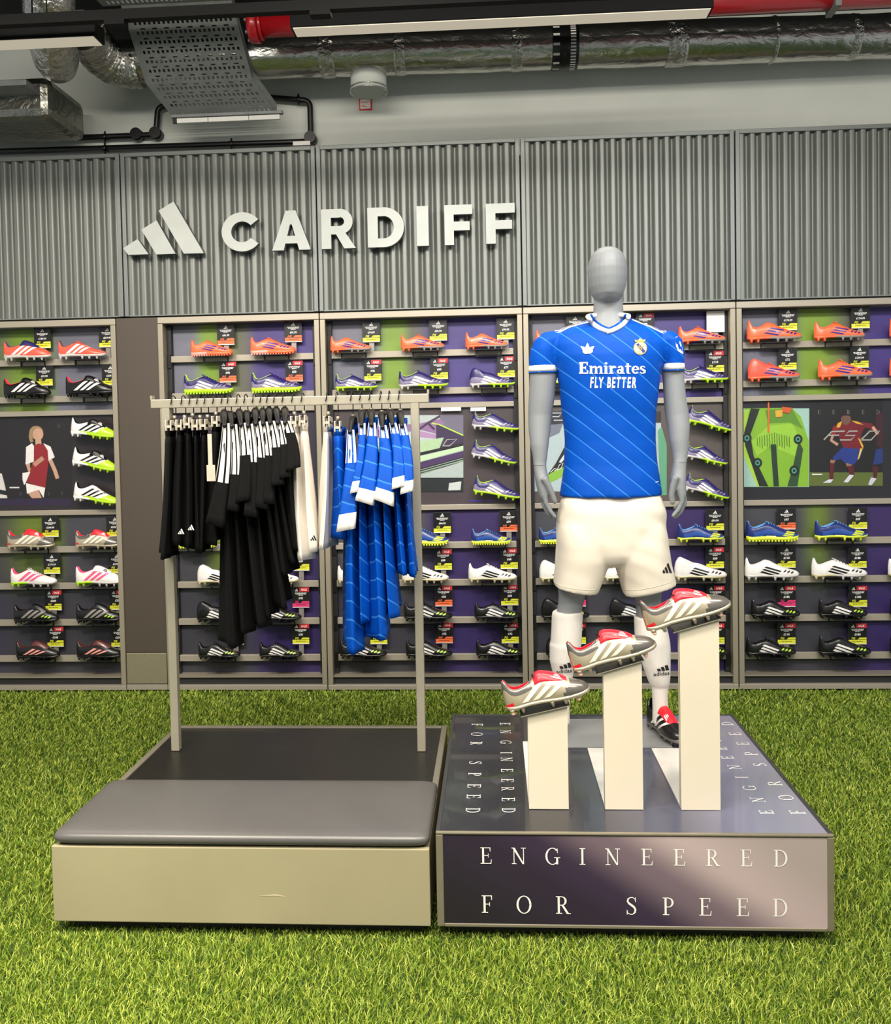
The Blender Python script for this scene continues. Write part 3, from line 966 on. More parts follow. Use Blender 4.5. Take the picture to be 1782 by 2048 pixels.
def bm_(name, col, rough=.35, coat=.2, metal=0.0, noise=.05):
    return mat('boot_' + name, col, rough, metal, noise=noise, nscale=9, coat=coat)
B = dict(coral=bm_('coral', '#ff6f45'), coralred=bm_('coral_red', '#fb5f4b'), purple=bm_('purple', '#3a2a86'), navy=bm_('navy_purple', '#2b2360'), lilac=bm_('silver_lilac', '#9a91ad', .3, .3, .3),
         lime=bm_('lime', '#b4e02a'), white=bm_('white', '#efeae6'), black=bm_('black', '#141314', .3), red=bm_('red', '#f02233'), silver=bm_('warm_silver', '#c4b79d', .28, .5, .4),
         graph=bm_('graphite', '#736e68', .28, .5, .45), cream=bm_('cream_stripe', '#efe7d6', .4), blue=bm_('blue', '#2a4f9c'), dblue=bm_('dark_blue', '#1c2f6e'), sky=bm_('sky', '#6aa7dd'), yellow=bm_('lemon', '#dbe63f'),
         grey=bm_('pale_grey', '#c9c4c0'), pink=bm_('pink', '#ef5c8c'), maroon=bm_('maroon', '#5a2a26'), gold=bm_('gold_sole', '#cbbf97', .3, .3, .1), clear=bm_('smoke_sole', '#8d8680'), dgrey=bm_('charcoal', '#3c3a3b'), rose=bm_('rose_stud', '#e99c90'))

KIND = {}
def kind(name, style, upper, sole, sole_type, lining, stripes, stripe_style, desc, laced=True, marks=None, fold=None, upfun=None, extra=None, rim=None):
    last = Last(style)
    parts = []
    ups = upper if isinstance(upper, list) else [upper]
    parts.append(('upper', last.upper(MB(), mfun=upfun).mesh('upper', ups), None))
    lm_ = last.lining(MB())
    if rim:
        lm_.m = [0] * 60 + [1] * (len(lm_.m) - 60)
    parts.append(('lining', lm_.mesh('lining', [lining, rim or lining]), None))
    so = sole if isinstance(sole, list) else [sole]
    mb = sole_turf(MB()) if sole_type == 'turf' else sole_fg(MB())
    if len(so) > 1:      # heel half in the second colour
        for i, f in enumerate(mb.f):
            if sum(mb.v[k][0] for k in f) / len(f) < .45:
                mb.m[i] = 1
    parts.append(('sole', mb.mesh('sole', so), None))
    st = f50_stripes(last, **stripe_style[1]) if stripe_style[0] == 'f' else pred_stripes(last, **stripe_style[1])
    for sd, m_ in st:
        parts.append(('stripe' if sd < 0 else 'stripe_far', m_.mesh('stripe', stripes), 'upper'))
    if laced:
        parts.append(('laces', laces(MB(), last, .42, .64).mesh('laces', laced), None))
    if fold:
        parts.append(('tongue', tongue_fold(MB(), last).mesh('tongue', fold[0]), None))
        if len(fold) > 1:
            parts.append(('tongue_logo', flap_logo(last, .62).mesh('tongue_logo', fold[1], recalc=False), 'tongue'))
    if marks:
        mb = MB()
        x = .68
        for k in range(3):
            last.patch(mb, [(x + k * .068, .175 - .012 * k), (x + .055 + k * .068, .200 - .016 * k), (x + .050 + k * .068, .170 - .016 * k), (x - .005 + k * .068, .147 - .012 * k)], nu=3, nv=1, sides=(-1,))
        parts.append(('toe_marking', mb.mesh('toe_marking', marks), 'upper'))
    if extra:
        for nm, quads, m_ in extra:
            mb = MB()
            for q in quads:
                last.patch(mb, q, nu=8, nv=4, off=.0035, sides=(-1,))
            parts.append((nm, mb.mesh(nm, m_), 'upper'))
    KIND[name] = (parts, desc)

F_ = ('f', {})
F_s = ('f', dict(x=.40, z=.27, ln=.24, th=.020, gap=.042, ang=-12, sh=.05))
P_s = ('p', dict())
heel2 = lambda lim: (lambda x, q: 1 if q < lim + .25 * max(0, .5 - x) else 0)
kind('coral', 'low', B['coral'], [B['clear'], B['coral']], 'fg', B['coralred'], B['purple'], F_s, 'coral orange boot with purple stripes', laced=False, marks=B['purple'])
kind('corallace', 'laced', B['coral'], [B['clear'], B['coral']], 'fg', B['coralred'], B['purple'], F_s, 'coral laced boot with purple stripes', laced=B['coral'], marks=B['purple'])
kind('coralturf', 'laced', B['coral'], [B['coral'], B['rose']], 'turf', B['coralred'], B['purple'], F_s, 'coral turf shoe with purple stripes', laced=B['coral'], marks=B['purple'])
kind('coralhigh', 'high', B['coralred'], [B['clear'], B['coral']], 'fg', B['coralred'], B['purple'], F_s, 'coral high-collar boot with purple stripes', laced=B['coralred'], marks=B['purple'])
pur = lambda x, q: 1 if q < .55 - .1 * x else 0
kind('purple', 'laced', [B['navy'], B['lilac']], [B['lime'], B['grey']], 'fg', B['lime'], B['white'], F_, 'purple and silver boot with white stripes', laced=B['purple'], marks=B['lilac'], upfun=pur)
kind('purplelime', 'laced', [B['navy'], B['lilac']], B['lime'], 'fg', B['lime'], B['white'], F_, 'purple and silver boot with lime sole', laced=B['purple'], marks=B['lilac'], upfun=pur)
kind('purpleturf', 'laced', [B['navy'], B['lilac']], B['lime'], 'turf', B['lime'], B['white'], F_, 'purple turf shoe with lime sole', laced=B['purple'], marks=B['lilac'], upfun=pur)
kind('purplehigh', 'high', [B['navy'], B['lilac']], [B['lime'], B['grey']], 'fg', B['navy'], B['white'], F_, 'purple high-collar boot with white stripes', laced=False, marks=B['lilac'], upfun=pur)
pw = lambda x, q: 1 if q < .25 and x < .4 else 0
kind('predcoral', 'pred', [B['coralred'], B['grey']], B['grey'], 'fg', B['navy'], B['white'], P_s, 'coral boot with white stripes, navy tongue', laced=False, fold=(B['navy'],), upfun=pw)
kind('predcorallace', 'laced', [B['coralred'], B['grey']], B['grey'], 'fg', B['dgrey'], B['white'], P_s, 'coral laced boot with white slanted stripes', laced=B['coralred'], upfun=pw)
kind('predblack', 'pred', B['black'], B['black'], 'fg', B['red'], B['white'], P_s, 'black boot with white stripes, red collar', laced=False, fold=(B['black'], B['white']))
lw = lambda x, q: 1 if x > .62 + .25 * (q - .4) or (q < .28 and x > .25) else 0
kind('predlime', 'pred', [B['white'], B['lime']], [B['lime'], B['white']], 'fg', B['black'], B['black'], ('p', dict(z0=.14, wd=.06)), 'white and lime boot, black stripes', laced=False, fold=(B['black'], B['white']), upfun=lw)
kind('predlimeplain', 'low', [B['white'], B['lime']], [B['lime'], B['white']], 'fg', B['black'], B['black'], ('p', dict(z0=.14, wd=.06)), 'white and lime laceless boot, black stripes', laced=False, upfun=lw)
gs = lambda x, q: 1 if x > .72 + .14 * (q - .5) or (q > .78 and x < .34) else 0
kind('predsilver', 'pred', [B['silver'], B['graph']], B['silver'], 'fg', B['red'], B['cream'], P_s, 'silver boot with cream stripes, red tongue', laced=B['black'], fold=(B['red'], B['white']), upfun=gs, rim=B['graph'],
     extra=[('heel_badge', [[(.012, .125), (.10, .150), (.11, .115), (.014, .085)]], B['red'])])
kind('pinklace', 'laced', B['white'], [B['grey'], B['lime']], 'fg', B['pink'], B['pink'], P_s, 'white laced boot with pink stripes', laced=B['white'])
kind('pinkfold', 'pred', B['white'], [B['grey'], B['lime']], 'fg', B['pink'], B['pink'], P_s, 'white boot with pink stripes, folded tongue', laced=False, fold=(B['white'], B['black']))
kind('blackgrey', 'pred', B['black'], B['black'], 'fg', B['black'], B['clear'], P_s, 'black boot with grey slanted stripes', laced=False, fold=(B['black'],), marks=B['lime'])
kind('blackbrown', 'pred', B['black'], B['black'], 'fg', B['maroon'], B['rose'], ('p', dict(z1=.26)), 'black and maroon boot with pale stripes', laced=False, fold=(B['maroon'],))
kind('blackwhite', 'laced', B['black'], B['black'], 'fg', B['black'], B['white'], F_, 'black boot, white stripes, lime toe marking', laced=B['black'], marks=B['lime'])
kind('blacklow', 'low', B['black'], B['black'], 'fg', B['black'], B['white'], F_, 'black laceless boot, white stripes, lime toe', laced=False, marks=B['lime'])
kind('blackhigh', 'high', B['black'], B['black'], 'fg', B['black'], B['white'], F_, 'black high-collar boot with white stripes', laced=False, marks=B['lime'])
wb = ('f', dict(x=.36, z=.26, ln=.28, th=.020, gap=.042, ang=-17, sh=.04))
kind('white', 'laced', B['white'], B['gold'], 'fg', B['white'], B['black'], wb, 'white boot with black stripes', laced=B['white'], marks=B['dgrey'])
kind('whitelow', 'low', B['white'], B['grey'], 'fg', B['white'], B['black'], wb, 'white laceless boot with black stripes', laced=False, marks=B['dgrey'])
kind('whitegold', 'laced', B['white'], [B['grey'], B['gold']], 'fg', B['white'], B['black'], wb, 'white boot with black stripes, gold heel', laced=B['white'], marks=B['dgrey'])
kind('whitehigh', 'high', B['white'], B['gold'], 'fg', B['white'], B['black'], wb, 'white high-collar boot with black stripes', laced=False, marks=B['dgrey'])
bl = lambda x, q: 1 if q > .62 or x < .12 or (q < .35 and .3 < x < .65) else 0
bs = ('f', dict(x=.74, z=.195, ln=.16, th=.018, gap=.030, ang=-12, sh=.03))
kind('bluefg', 'laced', [B['blue'], B['dblue']], B['yellow'], 'fg', B['sky'], B['yellow'], bs, 'blue boot with lemon toe stripes', laced=B['sky'], upfun=bl, extra=[('side_lettering', [[(.36, .115), (.54, .11), (.54, .095), (.36, .10)]], B['white'])])
kind('blueturf', 'laced', [B['blue'], B['dblue']], B['yellow'], 'turf', B['sky'], B['yellow'], bs, 'blue turf shoe with lemon sole', laced=B['sky'], upfun=bl, extra=[('side_lettering', [[(.36, .115), (.54, .11), (.54, .095), (.36, .10)]], B['white'])])

def place_boot(k, heel, length, label, tilt=0.0, yaw=0.0, group=None, parent=None, both=False):
    """heel: point under the heel end of the studs line"""
    parts, desc = KIND[k]
    if parent is None:
        t = thing('football_boot', label, 'boot', heel, group)
    else:
        t = bpy.data.objects.new('boot', None); COL.objects.link(t); t.parent = parent
        t.location = Vector(heel) - wloc(parent)
    t.scale = (length,) * 3
    t.rotation_euler = (0, -tilt, yaw)
    made = {}
    for nm, me, par in parts:
        if nm == 'stripe_far':
            if not both:
                continue
            nm = 'stripe'
        o = bpy.data.objects.new(nm, me)
        if nm in ('toe_marking', 'laces', 'tongue_logo'):
            o['kind'] = 'stuff'
        COL.objects.link(o)
        o.parent = made[par] if par else t
        made[nm] = o
    return t

YB = 5.345       # depth of the boots on the rails
REST_DROP = .011
def rest(bi, x, z):
    mb = MB()
    mb.box(x - .075, x + .075, YB - .05, YBK - .040, z - .004, z)
    for xa in (x - .078, x + .072):
        mb.box(xa, xa + .006, YBK - .046, YBK - .039, z - .032, z)
    mb.box(x - .078, x + .078, YBK - .046, YBK - .0395, z - .036, z - .031)
    mb.build('boot_rest', M_black, BAY[bi])

# bay, row, column word, heel px, toe px, kind
SHOES = [
    (0, 1, 'left', 8, 102, 'predcoral'), (0, 1, 'right', 117, 212, 'predcorallace'),
    (0, 2, 'left', 8, 102, 'predblack'), (0, 2, 'right', 132, 230, 'predblack'),
    (0, 3, 'left', 15, 110, 'predsilver'), (0, 3, 'right', 151, 241, 'predsilver'),
    (0, 4, 'left', 22, 114, 'pinklace'), (0, 4, 'right', 152, 246, 'pinkfold'),
    (0, 5, 'left', 28, 118, 'blackgrey'), (0, 5, 'right', 153, 244, 'blackgrey'),
    (0, 6, 'left', 33, 120, 'blackbrown'), (0, 6, 'right', 154, 244, 'blackbrown'),
    (1, 1, 'left', 382, 466, 'coralturf'), (1, 1, 'right', 501, 592, 'coralturf'),
    (1, 2, 'left', 368, 467, 'purpleturf'), (1, 2, 'right', 503, 604, 'purpleturf'),
    (1, 3, 'left', 350, 434, 'blueturf'),
    (1, 4, 'left', 395, 482, 'whitehigh'), (1, 4, 'right', 510, 598, 'white'),
    (1, 5, 'left', 394, 484, 'blackhigh'), (1, 5, 'right', 513, 603, 'blackwhite'),
    (1, 6, 'left', 397, 481, 'blackwhite'), (1, 6, 'right', 519, 604, 'blackwhite'),
    (2, 1, 'left', 661, 743, 'coral'), (2, 1, 'middle', 802, 890, 'corallace'), (2, 1, 'right', 931, 1017, 'coral'),
    (2, 2, 'left', 671, 756, 'purplelime'), (2, 2, 'middle', 798, 897, 'purple'), (2, 2, 'right', 940, 1030, 'purplehigh'),
    (2, 3, 'middle', 806, 897, 'blueturf'), (2, 3, 'right', 943, 1022, 'blueturf'),
    (2, 4, 'left', 675, 765, 'white'), (2, 4, 'middle', 804, 898, 'white'), (2, 4, 'right', 937, 1034, 'white'),
    (2, 5, 'middle', 808, 905, 'blackwhite'), (2, 5, 'right', 949, 1042, 'blackwhite'),
    (2, 6, 'left', 680, 774, 'blackwhite'), (2, 6, 'middle', 812, 905, 'blackwhite'), (2, 6, 'right', 952, 1047, 'blackwhite'),
    (3, 1, 'left', 1071, 1160, 'coral'), (3, 1, 'right', 1357, 1452, 'corallace'),
    (3, 2, 'left', 1078, 1172, 'purplelime'), (3, 2, 'right', 1363, 1457, 'purple'),
    (3, 3, 'left', 1078, 1160, 'blueturf'), (3, 3, 'right', 1355, 1448, 'bluefg'),
    (3, 4, 'left', 1079, 1175, 'whitehigh'), (3, 4, 'middle', 1208, 1300, 'white'), (3, 4, 'right', 1349, 1454, 'whitehigh'),
    (3, 5, 'left', 1083, 1179, 'blackhigh'), (3, 5, 'middle', 1219, 1312, 'blackhigh'),
    (3, 6, 'left', 1092, 1180, 'blackhigh'), (3, 6, 'right', 1365, 1458, 'blackwhite'),
    (4, 1, 'left', 1494, 1604, 'coral'), (4, 1, 'middle', 1628, 1730, 'corallace'), (4, 1, 'right', 1779, 1885, 'coral'),
    (4, 2, 'left', 1496, 1600, 'coralhigh'), (4, 2, 'middle', 1636, 1745, 'corallace'), (4, 2, 'right', 1779, 1885, 'coral'),
    (4, 3, 'left', 1492, 1597, 'blueturf'), (4, 3, 'middle', 1629, 1735, 'bluefg'),
    (4, 4, 'left', 1489, 1598, 'whitelow'), (4, 4, 'middle', 1623, 1734, 'whitegold'), (4, 4, 'right', 1776, 1880, 'whitegold'),
    (4, 5, 'left', 1502, 1600, 'blacklow'), (4, 5, 'middle', 1637, 1735, 'blacklow'), (4, 5, 'right', 1780, 1880, 'blacklow'),
    (4, 6, 'left', 1492, 1592, 'blackwhite'), (4, 6, 'middle', 1637, 1742, 'blacklow'), (4, 6, 'right', 1780, 1880, 'blacklow'),
]
for bi, r, colw, xa, xb, k in SHOES:
    z = ROWZ[r] - REST_DROP
    py = {1: 705, 2: 782, 3: 1085, 4: 1158, 5: 1234, 6: 1308}[r]
    a = W(xa, py, YB).x; b = W(xb, py, YB).x
    rest(bi, (a + b) / 2 + .01, z)
    place_boot(k, (a, YB, z + .0005), b - a, '%s, %s on %s, %s' % (KIND[k][1], colw, ROWNAME[r], BAYNAME[bi]), group='boots on the wall rails')

# tilted boots fixed to the graphic panels
for bi, xa, ya, xb, yb, k, pos in [
    (0, 141, 872, 232, 881, 'predlime', 'upper'), (0, 143, 930, 232, 948, 'predlime', 'middle'), (0, 146, 1000, 237, 1013, 'predlimeplain', 'lower'),
    (1, 506, 846, 592, 868, 'purple', 'upper'),
    (2, 943, 858, 1038, 866, 'purple', 'upper'), (2, 941, 914, 1031, 934, 'purple', 'middle'), (2, 945, 988, 1041, 1003, 'purplelime', 'lower'),
    (3, 1371, 846, 1464, 869, 'purplelime', 'upper'), (3, 1366, 916, 1453, 935, 'purple', 'middle'), (3, 1366, 980, 1456, 1004, 'purple', 'lower')]:
    a, b = W(xa, ya, YB), W(xb, yb, YB)
    tl = math.atan2(b.z - a.z, b.x - a.x)
    L_ = (b - a).length
    place_boot(k, a, L_, '%s, tilted, %s on graphic panel, %s' % (KIND[k][1], pos, BAYNAME[bi]), tilt=tl, group='tilted boots on the graphic panels')
    mid = a.lerp(b, .45)
    MB().tube([(mid.x, YB + .01, mid.z + .09 * L_ / .28 * .28), (mid.x, YBK, mid.z + .09 * L_)], .006, 6).build('boot_peg', M_black, BAY[bi])

# ------------------------------------------------------------------ boots on the acrylic stands
ORD = ['lowest', 'middle', 'tallest']
STP = [(.098, .226, .649, .679), (.343, .465, .788, .824), (.586, .710, .921, .957)]
HERO = [((1010, 1418), (1181, 1372)), ((1147, 1341), (1321, 1288)), ((1296, 1247), (1477, 1205))]
last = Last('pred')
for i, (xa, xb, za, zb) in enumerate(STP):
    ang = math.atan2(zb - za, xb - xa)
    L_ = .282
    yc = SY + .030
    # heel point along the rest plane
    hx = W(HERO[i][0][0], 1400, SY).x + .010
    s_ = (hx - xa) / math.cos(ang)
    p = (hx - math.sin(ang) * .0062, yc, za + s_ * math.sin(ang) + .0062 * math.cos(ang))
    bt = place_boot('predsilver', p, L_, 'silver boot with red folded tongue on the %s white stand' % ORD[i], tilt=ang, yaw=0, group='silver boots on the white stands')
    mb = MB()
    last.patch(mb, [(.70, .285), (.722, .285), (.775, .10), (.75, .10)], nu=10, nv=1, off=.006, sides=(-1,))
    o = bpy.data.objects.new('toe_band', mb.mesh('toe_band', B['dgrey'])); COL.objects.link(o); o.parent = bt
    mb = MB()
    for (x, y) in ((.07, -.055), (.07, .055), (.84, -.075), (.84, .075)):
        z = ZBF(x)
        for rr, zz in ((.021, .02),):
            secs = [[(x + r2 * math.cos(2 * PI * q / 8), y + r2 * .8 * math.sin(2 * PI * q / 8), z2) for q in range(8)] for r2, z2 in ((.0245, .021), (.019, .004), (.014, -.0015))]
            mb.loft(secs)
    o = bpy.data.objects.new('stud_tips', mb.mesh('stud_tips', B['rose'])); COL.objects.link(o); o.parent = bt; o['kind'] = 'stuff'
# ------------------------------------------------------------------ price cards on stems
M_card = mat('card_black', '#161517', 0.35, noise=0.05)
M_cwhite = mat('card_white', '#f0eeea', 0.4, noise=0)
M_cred = mat('card_red', '#d42a35', 0.4, noise=0)
BAND = {'FG': mat('card_yellow', '#dfe03a', 0.4, noise=0), 'AG': mat('card_orange', '#ef7040', 0.4, noise=0), 'SG': mat('card_pink', '#e23a78', 0.4, noise=0)}
BANDW = {'FG': 'yellow', 'AG': 'orange', 'SG': 'pink'}
M_stem = mat('tag_stem', '#8f8a84', 0.45, 0.3)
CWD, CHT = .104, .124
_cards = {}
def logo3(mb, cx, z0, s, y, mi):
    for poly in ([(-.5, .16), (-.30, .29), (-.13, 0), (-.42, 0)], [(-.24, .40), (-.03, .54), (.27, 0), (-.02, 0)], [(.03, .68), (.24, .82), (.70, 0), (.41, 0)]):
        mb.add([(cx - .08 * s + x * s * .8, y, z0 + z * s) for x, z in poly], [(0, 1, 2, 3)], mi)
def put_text(mb, s, cx, z0, h, y, mi, align=0.5, bold=.02, shear=0.0):
    v, f, w = text_mesh(s, bold, shear)
    mb.add([(cx + (x - w * align) * h, y, z0 + z * h) for x, z in v], f, mi)
    return w * h
def card_mesh(price, band, sale, blank=False):
    key = (price, band, sale, blank)
    if key in _cards:
        return _cards[key]
    w, h = CWD / 2, CHT
    mb = MB()
    mb.box(-w, w, 0, .003, 0, h, 1 if blank else 0)
    y = -.0004
    def R_(x0, x1, z0, z1, mi, yy=y):
        mb.add([(x0, yy, z0), (x1, yy, z0), (x1, yy, z1), (x0, yy, z1)], [(0, 1, 2, 3)], mi)
    if not blank:
        if sale:
            logo3(mb, -.026, .100, .022, y, 1)
            R_(-.008, w, .098, h, 2)
            put_text(mb, 'SALE', .021, .104, .0125, y - .0004, 1, bold=.03)
        else:
            logo3(mb, 0, .098, .025, y, 1)
        for k, (zz, ww) in enumerate(((.088, .036), (.0815, .032), (.075, .014))):
            x = -ww
            kk = 0
            while x < ww - .002:
                l_ = min([.010, .006, .012, .008][(kk + k) % 4], ww - x)
                R_(x, x + l_, zz, zz + .0038, 1)
                x += l_ + .0022; kk += 1
        put_text(mb, price, 0, .052, .0135 if len(price) < 6 else .012, y, 1, bold=.03)
        put_text(mb, band, -.024, .029, .0135, y, 3, bold=.03, shear=.25)
        mb.add([(.0, y, .029), (w, y, .029), (w, y, .040), (.012, y, .040)], [(0, 1, 2, 3)], 3)
        R_(-w, w, .004, .0265, 3)
        for k in range(7):
            R_(-.030 + k * .0088, -.030 + k * .0088 + .0066, .0155, .019, 0, y - .0004)
        R_(-w, w, 0, .004, 1)
    me = mb.mesh('card', [M_card, M_cwhite, M_cred, BAND[band]], recalc=False)
    hb = MB()
    hb.box(-w - .004, w + .004, -.0035, -.0015, -.004, h + .004)
    ha = hb.mesh('acrylic_cover', M_acry)
    bb = MB()
    bb.box(-w - .003, w + .003, .003, .0055, -.003, h + .003)
    hbk = bb.mesh('backing', M_dark)
    _cards[key] = (me, ha, hbk)
    return _cards[key]
_stem = {}
def price_tag(bi, r, colw, px, py_top, price, band, sale, blank=False):
    yt = YBK - .040
    p = W(px, py_top, yt)
    z0 = p.z - CHT
    zr = ROWZ[r]
    lab = ('white blank card' if blank else 'black %sprice card reading %s over %s band' % ('sale ' if sale else '', price, BANDW[band]))
    lab += ', %s, %s, %s' % (colw, ROWNAME[r], BAYNAME[bi])
    t = thing('price_card', lab, 'price tag', (p.x, yt, z0), 'price cards on the wall rails')
    me, ha, hb = card_mesh(price, band, sale, blank)
    for nm, m_ in (('card', me), ('acrylic_cover', ha), ('backing', hb)):
        o = bpy.data.objects.new(nm, m_); COL.objects.link(o); o.parent = t
    MB().box(p.x - .014, p.x + .016, yt + .0055, yt + .009, zr - .004, z0 + .06).build('stem', M_stem, t)
TAGS = [
    (0, 1, 'left', 84, 656, '£189.99', 'FG', 0), (0, 1, 'right', 214, 654, '£219.99', 'FG', 0), (0, 2, 'left', 88, 731, '£99.99', 'FG', 0), (0, 2, 'right', 220, 730, '£239.99', 'FG', 0),
    (0, 3, 'left', 100, 1034, '£249.99', 'FG', 0), (0, 3, 'right', 229, 1033, '£249.99', 'FG', 0), (0, 4, 'left', 103, 1108, '£179.99', 'FG', 0), (0, 4, 'right', 233, 1107, '£159.99', 'FG', 0),
    (0, 5, 'left', 106, 1181, '£200', 'FG', 1), (0, 5, 'right', 235, 1180, '£200', 'FG', 1), (0, 6, 'left', 110, 1254, '£168', 'FG', 1), (0, 6, 'right', 238, 1254, '£239.99', 'FG', 0),
    (1, 1, 'left', 451, 649, '£41.99', 'AG', 0), (1, 1, 'right', 586, 643, '£41.99', 'AG', 0), (1, 2, 'left', 455, 724, '£42', 'AG', 1), (1, 2, 'right', 588, 722, '£50', 'AG', 1),
    (1, 4, 'right', 601, 1101, '£60', 'FG', 1), (1, 5, 'right', 601, 1175, '£42', 'SG', 1), (1, 6, 'left', 470, 1249, '£30', 'AG', 1), (1, 6, 'right', 601, 1248, '£30', 'FG', 1),
    (2, 1, 'left', 742, 643, '£74.99', 'FG', 0), (2, 1, 'middle', 876, 640, '£49.99', 'FG', 0), (2, 1, 'right', 1011, 637, '£99.99', 'FG', 0),
    (2, 2, 'left', 745, 720, '£46', 'FG', 1), (2, 2, 'middle', 878, 717, '£60', 'FG', 1), (2, 2, 'right', 1012, 713, '£77', 'FG', 1),
    (2, 3, 'middle', 884, 1025, '£44.99', 'FG', 0), (2, 3, 'right', 1017, 1022, '£39', 'AG', 0), (2, 4, 'middle', 886, 1099, '£60', 'FG', 1), (2, 4, 'right', 1018, 1097, '£68', 'FG', 1),
    (2, 5, 'middle', 887, 1172, '£68', 'AG', 1), (2, 5, 'right', 1019, 1170, '£60', 'FG', 1), (2, 6, 'left', 757, 1248, '£42', 'FG', 1), (2, 6, 'middle', 888, 1246, '£42', 'AG', 1), (2, 6, 'right', 1020, 1246, '£42', 'FG', 1),
    (3, 1, 'left', 1150, 631, '£74.99', 'FG', 0), (3, 1, 'middle', 1290, 626, '£99', 'FG', 1), (3, 1, 'right', 1431, 622, '', 'FG', 0), (3, 2, 'right', 1430, 702, '£110', 'FG', 1),
    (3, 3, 'right', 1430, 1019, '£99.99', 'FG', 0), (3, 4, 'right', 1430, 1095, '£60', 'FG', 1), (3, 5, 'right', 1431, 1172, '£110', 'FG', 1), (3, 5, 'left', 1154, 1172, '£98', 'SG', 1),
    (3, 6, 'left', 1154, 1247, '£98', 'FG', 1), (3, 6, 'right', 1431, 1247, '£68', 'FG', 1),
    (4, 1, 'left', 1576, 618, '£174.99', 'FG', 0), (4, 1, 'middle', 1721, 614, '£174.99', 'FG', 0), (4, 2, 'left', 1575, 697, '£72', 'FG', 0), (4, 2, 'middle', 1719, 693, '£129.99', 'FG', 0),
    (4, 3, 'left', 1573, 1017, '£47', 'AG', 0), (4, 3, 'middle', 1716, 1016, '£47', 'FG', 0), (4, 4, 'left', 1573, 1094, '£110', 'FG', 0), (4, 4, 'middle', 1715, 1094, '£180', 'FG', 0),
    (4, 5, 'left', 1573, 1172, '£180', 'SG', 1), (4, 5, 'middle', 1716, 1172, '£180', 'FG', 1), (4, 6, 'left', 1573, 1247, '£110', 'FG', 1), (4, 6, 'middle', 1715, 1247, '£180', 'FG', 1),
]
for bi, r, colw, px, py, pr, bd, sl in TAGS:
    price_tag(bi, r, colw, px, py, pr, bd, sl, blank=(pr == ''))
# ------------------------------------------------------------------ graphic panels in the middle of the bays (flat prints behind clear sheets)
_pm = {}
def ink(c):
    if c not in _pm:
        _pm[c] = mat('ink_' + c.lstrip('#'), c, 0.5, noise=0.04, nscale=60)
    return _pm[c]
class Print:
    def __init__(s, ox, oy, sc, y):
        s.ox, s.oy, s.sc, s.y, s.k = ox, oy, sc, y, 0
        s.mb = MB(); s.mats = []
    def pt(s, x, y):
        return W(s.ox + x / s.sc, s.oy + y / s.sc, s.y - .00018 * s.k)
    def mi(s, c):
        m = ink(c)
        if m not in s.mats:
            s.mats.append(m)
        return s.mats.index(m)
    def poly(s, c, pts):
        s.k += 1
        s.mb.add([s.pt(*p) for p in pts], [list(range(len(pts)))], s.mi(c)); return s
    def rect(s, c, x0, y0, x1, y1):
        return s.poly(c, [(x0, y0), (x1, y0), (x1, y1), (x0, y1)])
    def ell(s, c, x, y, a, b):
        return s.poly(c, [(x + a * math.cos(2 * PI * i / 20), y + b * math.sin(2 * PI * i / 20)) for i in range(20)])
    def line(s, c, pts, w):
        s.k += 1
        for q in stroke(pts, w):
            s.mb.add([s.pt(*p) for p in q], [(0, 1, 2, 3)], s.mi(c))
        return s
    def serif(s, c, ch, x, y, h):
        s.k += 1
        for q in SERIF[ch][0]:
            s.mb.add([s.pt(x + a * h, y - b * h) for a, b in q], [list(range(len(q)))], s.mi(c))
        return s
    def build(s, name, parent):
        return s.mb.build(name, s.mats, parent, recalc=False)
GP = {}
for bi, (x0, x1) in BAYX.items():
    c = {0: '#2e272b', 1: '#363040', 2: '#4c4346', 3: '#5b5250', 4: '#26252c'}[bi]
    GP[bi] = MB().box(x0 + .04, x1 - .04, YBK - .004, YBK + .012, MID0 - .01, MID1 - .03).build('graphic_panel', mat('graphic_panel_%d' % bi, c, .35, noise=.06, nscale=5), BAY[bi])
YP = YBK - .0045
# far right: green macro picture and a footballer
p = Print(1440, 600, 4.453, YP)
p.rect('#9fc3b6', 185, 965, 795, 1665)
p.poly('#7fae2c', [(225, 965), (640, 960), (720, 1040), (790, 1250), (790, 1660), (390, 1665), (200, 1330), (195, 1100)])
p.poly('#a9cf3c', [(215, 980), (260, 970), (215, 1250), (385, 1660), (330, 1660), (190, 1330)])
p.poly('#5c8a2a', [(400, 980), (640, 965), (740, 1150), (620, 1090), (430, 1100)])
p.poly('#93c23a', [(430, 1120), (640, 1100), (720, 1240), (690, 1400), (520, 1330), (460, 1290), (330, 1390), (280, 1260)])
p.poly('#16221f', [(275, 965), (355, 968), (270, 1200), (300, 1390), (430, 1660), (350, 1660), (225, 1300), (215, 1180)])
p.poly('#1c3328', [(450, 1285), (500, 1285), (525, 1660), (478, 1660)])
p.poly('#28452b', [(700, 1250), (740, 1330), (690, 1660), (600, 1660), (650, 1480)])
for cx, cy, r in ((240, 1230, 42), (695, 1240, 40), (335, 1450, 40), (660, 1520, 42)):
    p.ell('#0f1a18', cx, cy, r, r * 1.1); p.ell('#4e9a86', cx, cy, r * .55, r * .6); p.ell('#0f1a18', cx, cy, r * .3, r * .3)
for k in range(14):
    x = 330 + k * 22
    p.line('#39631f', [(x, 1180 + abs(k - 7) * 6), (x + 4, 1300 + (k % 3) * 12)], 5)
p.poly('#d8a53a', [(490, 985), (560, 975), (555, 1040), (495, 1045)]).poly('#cf5a2a', [(550, 950), (640, 960), (620, 1010), (560, 1000)])
p.line('#e2622f', [(432, 890), (432, 1180)], 14)
p.build('poster', GP[4])
p = Print(1440, 600, 4.453, YP)
p.rect('#141417', 800, 890, 1450, 1655)
p.rect('#59662c', 800, 1535, 1450, 1655)
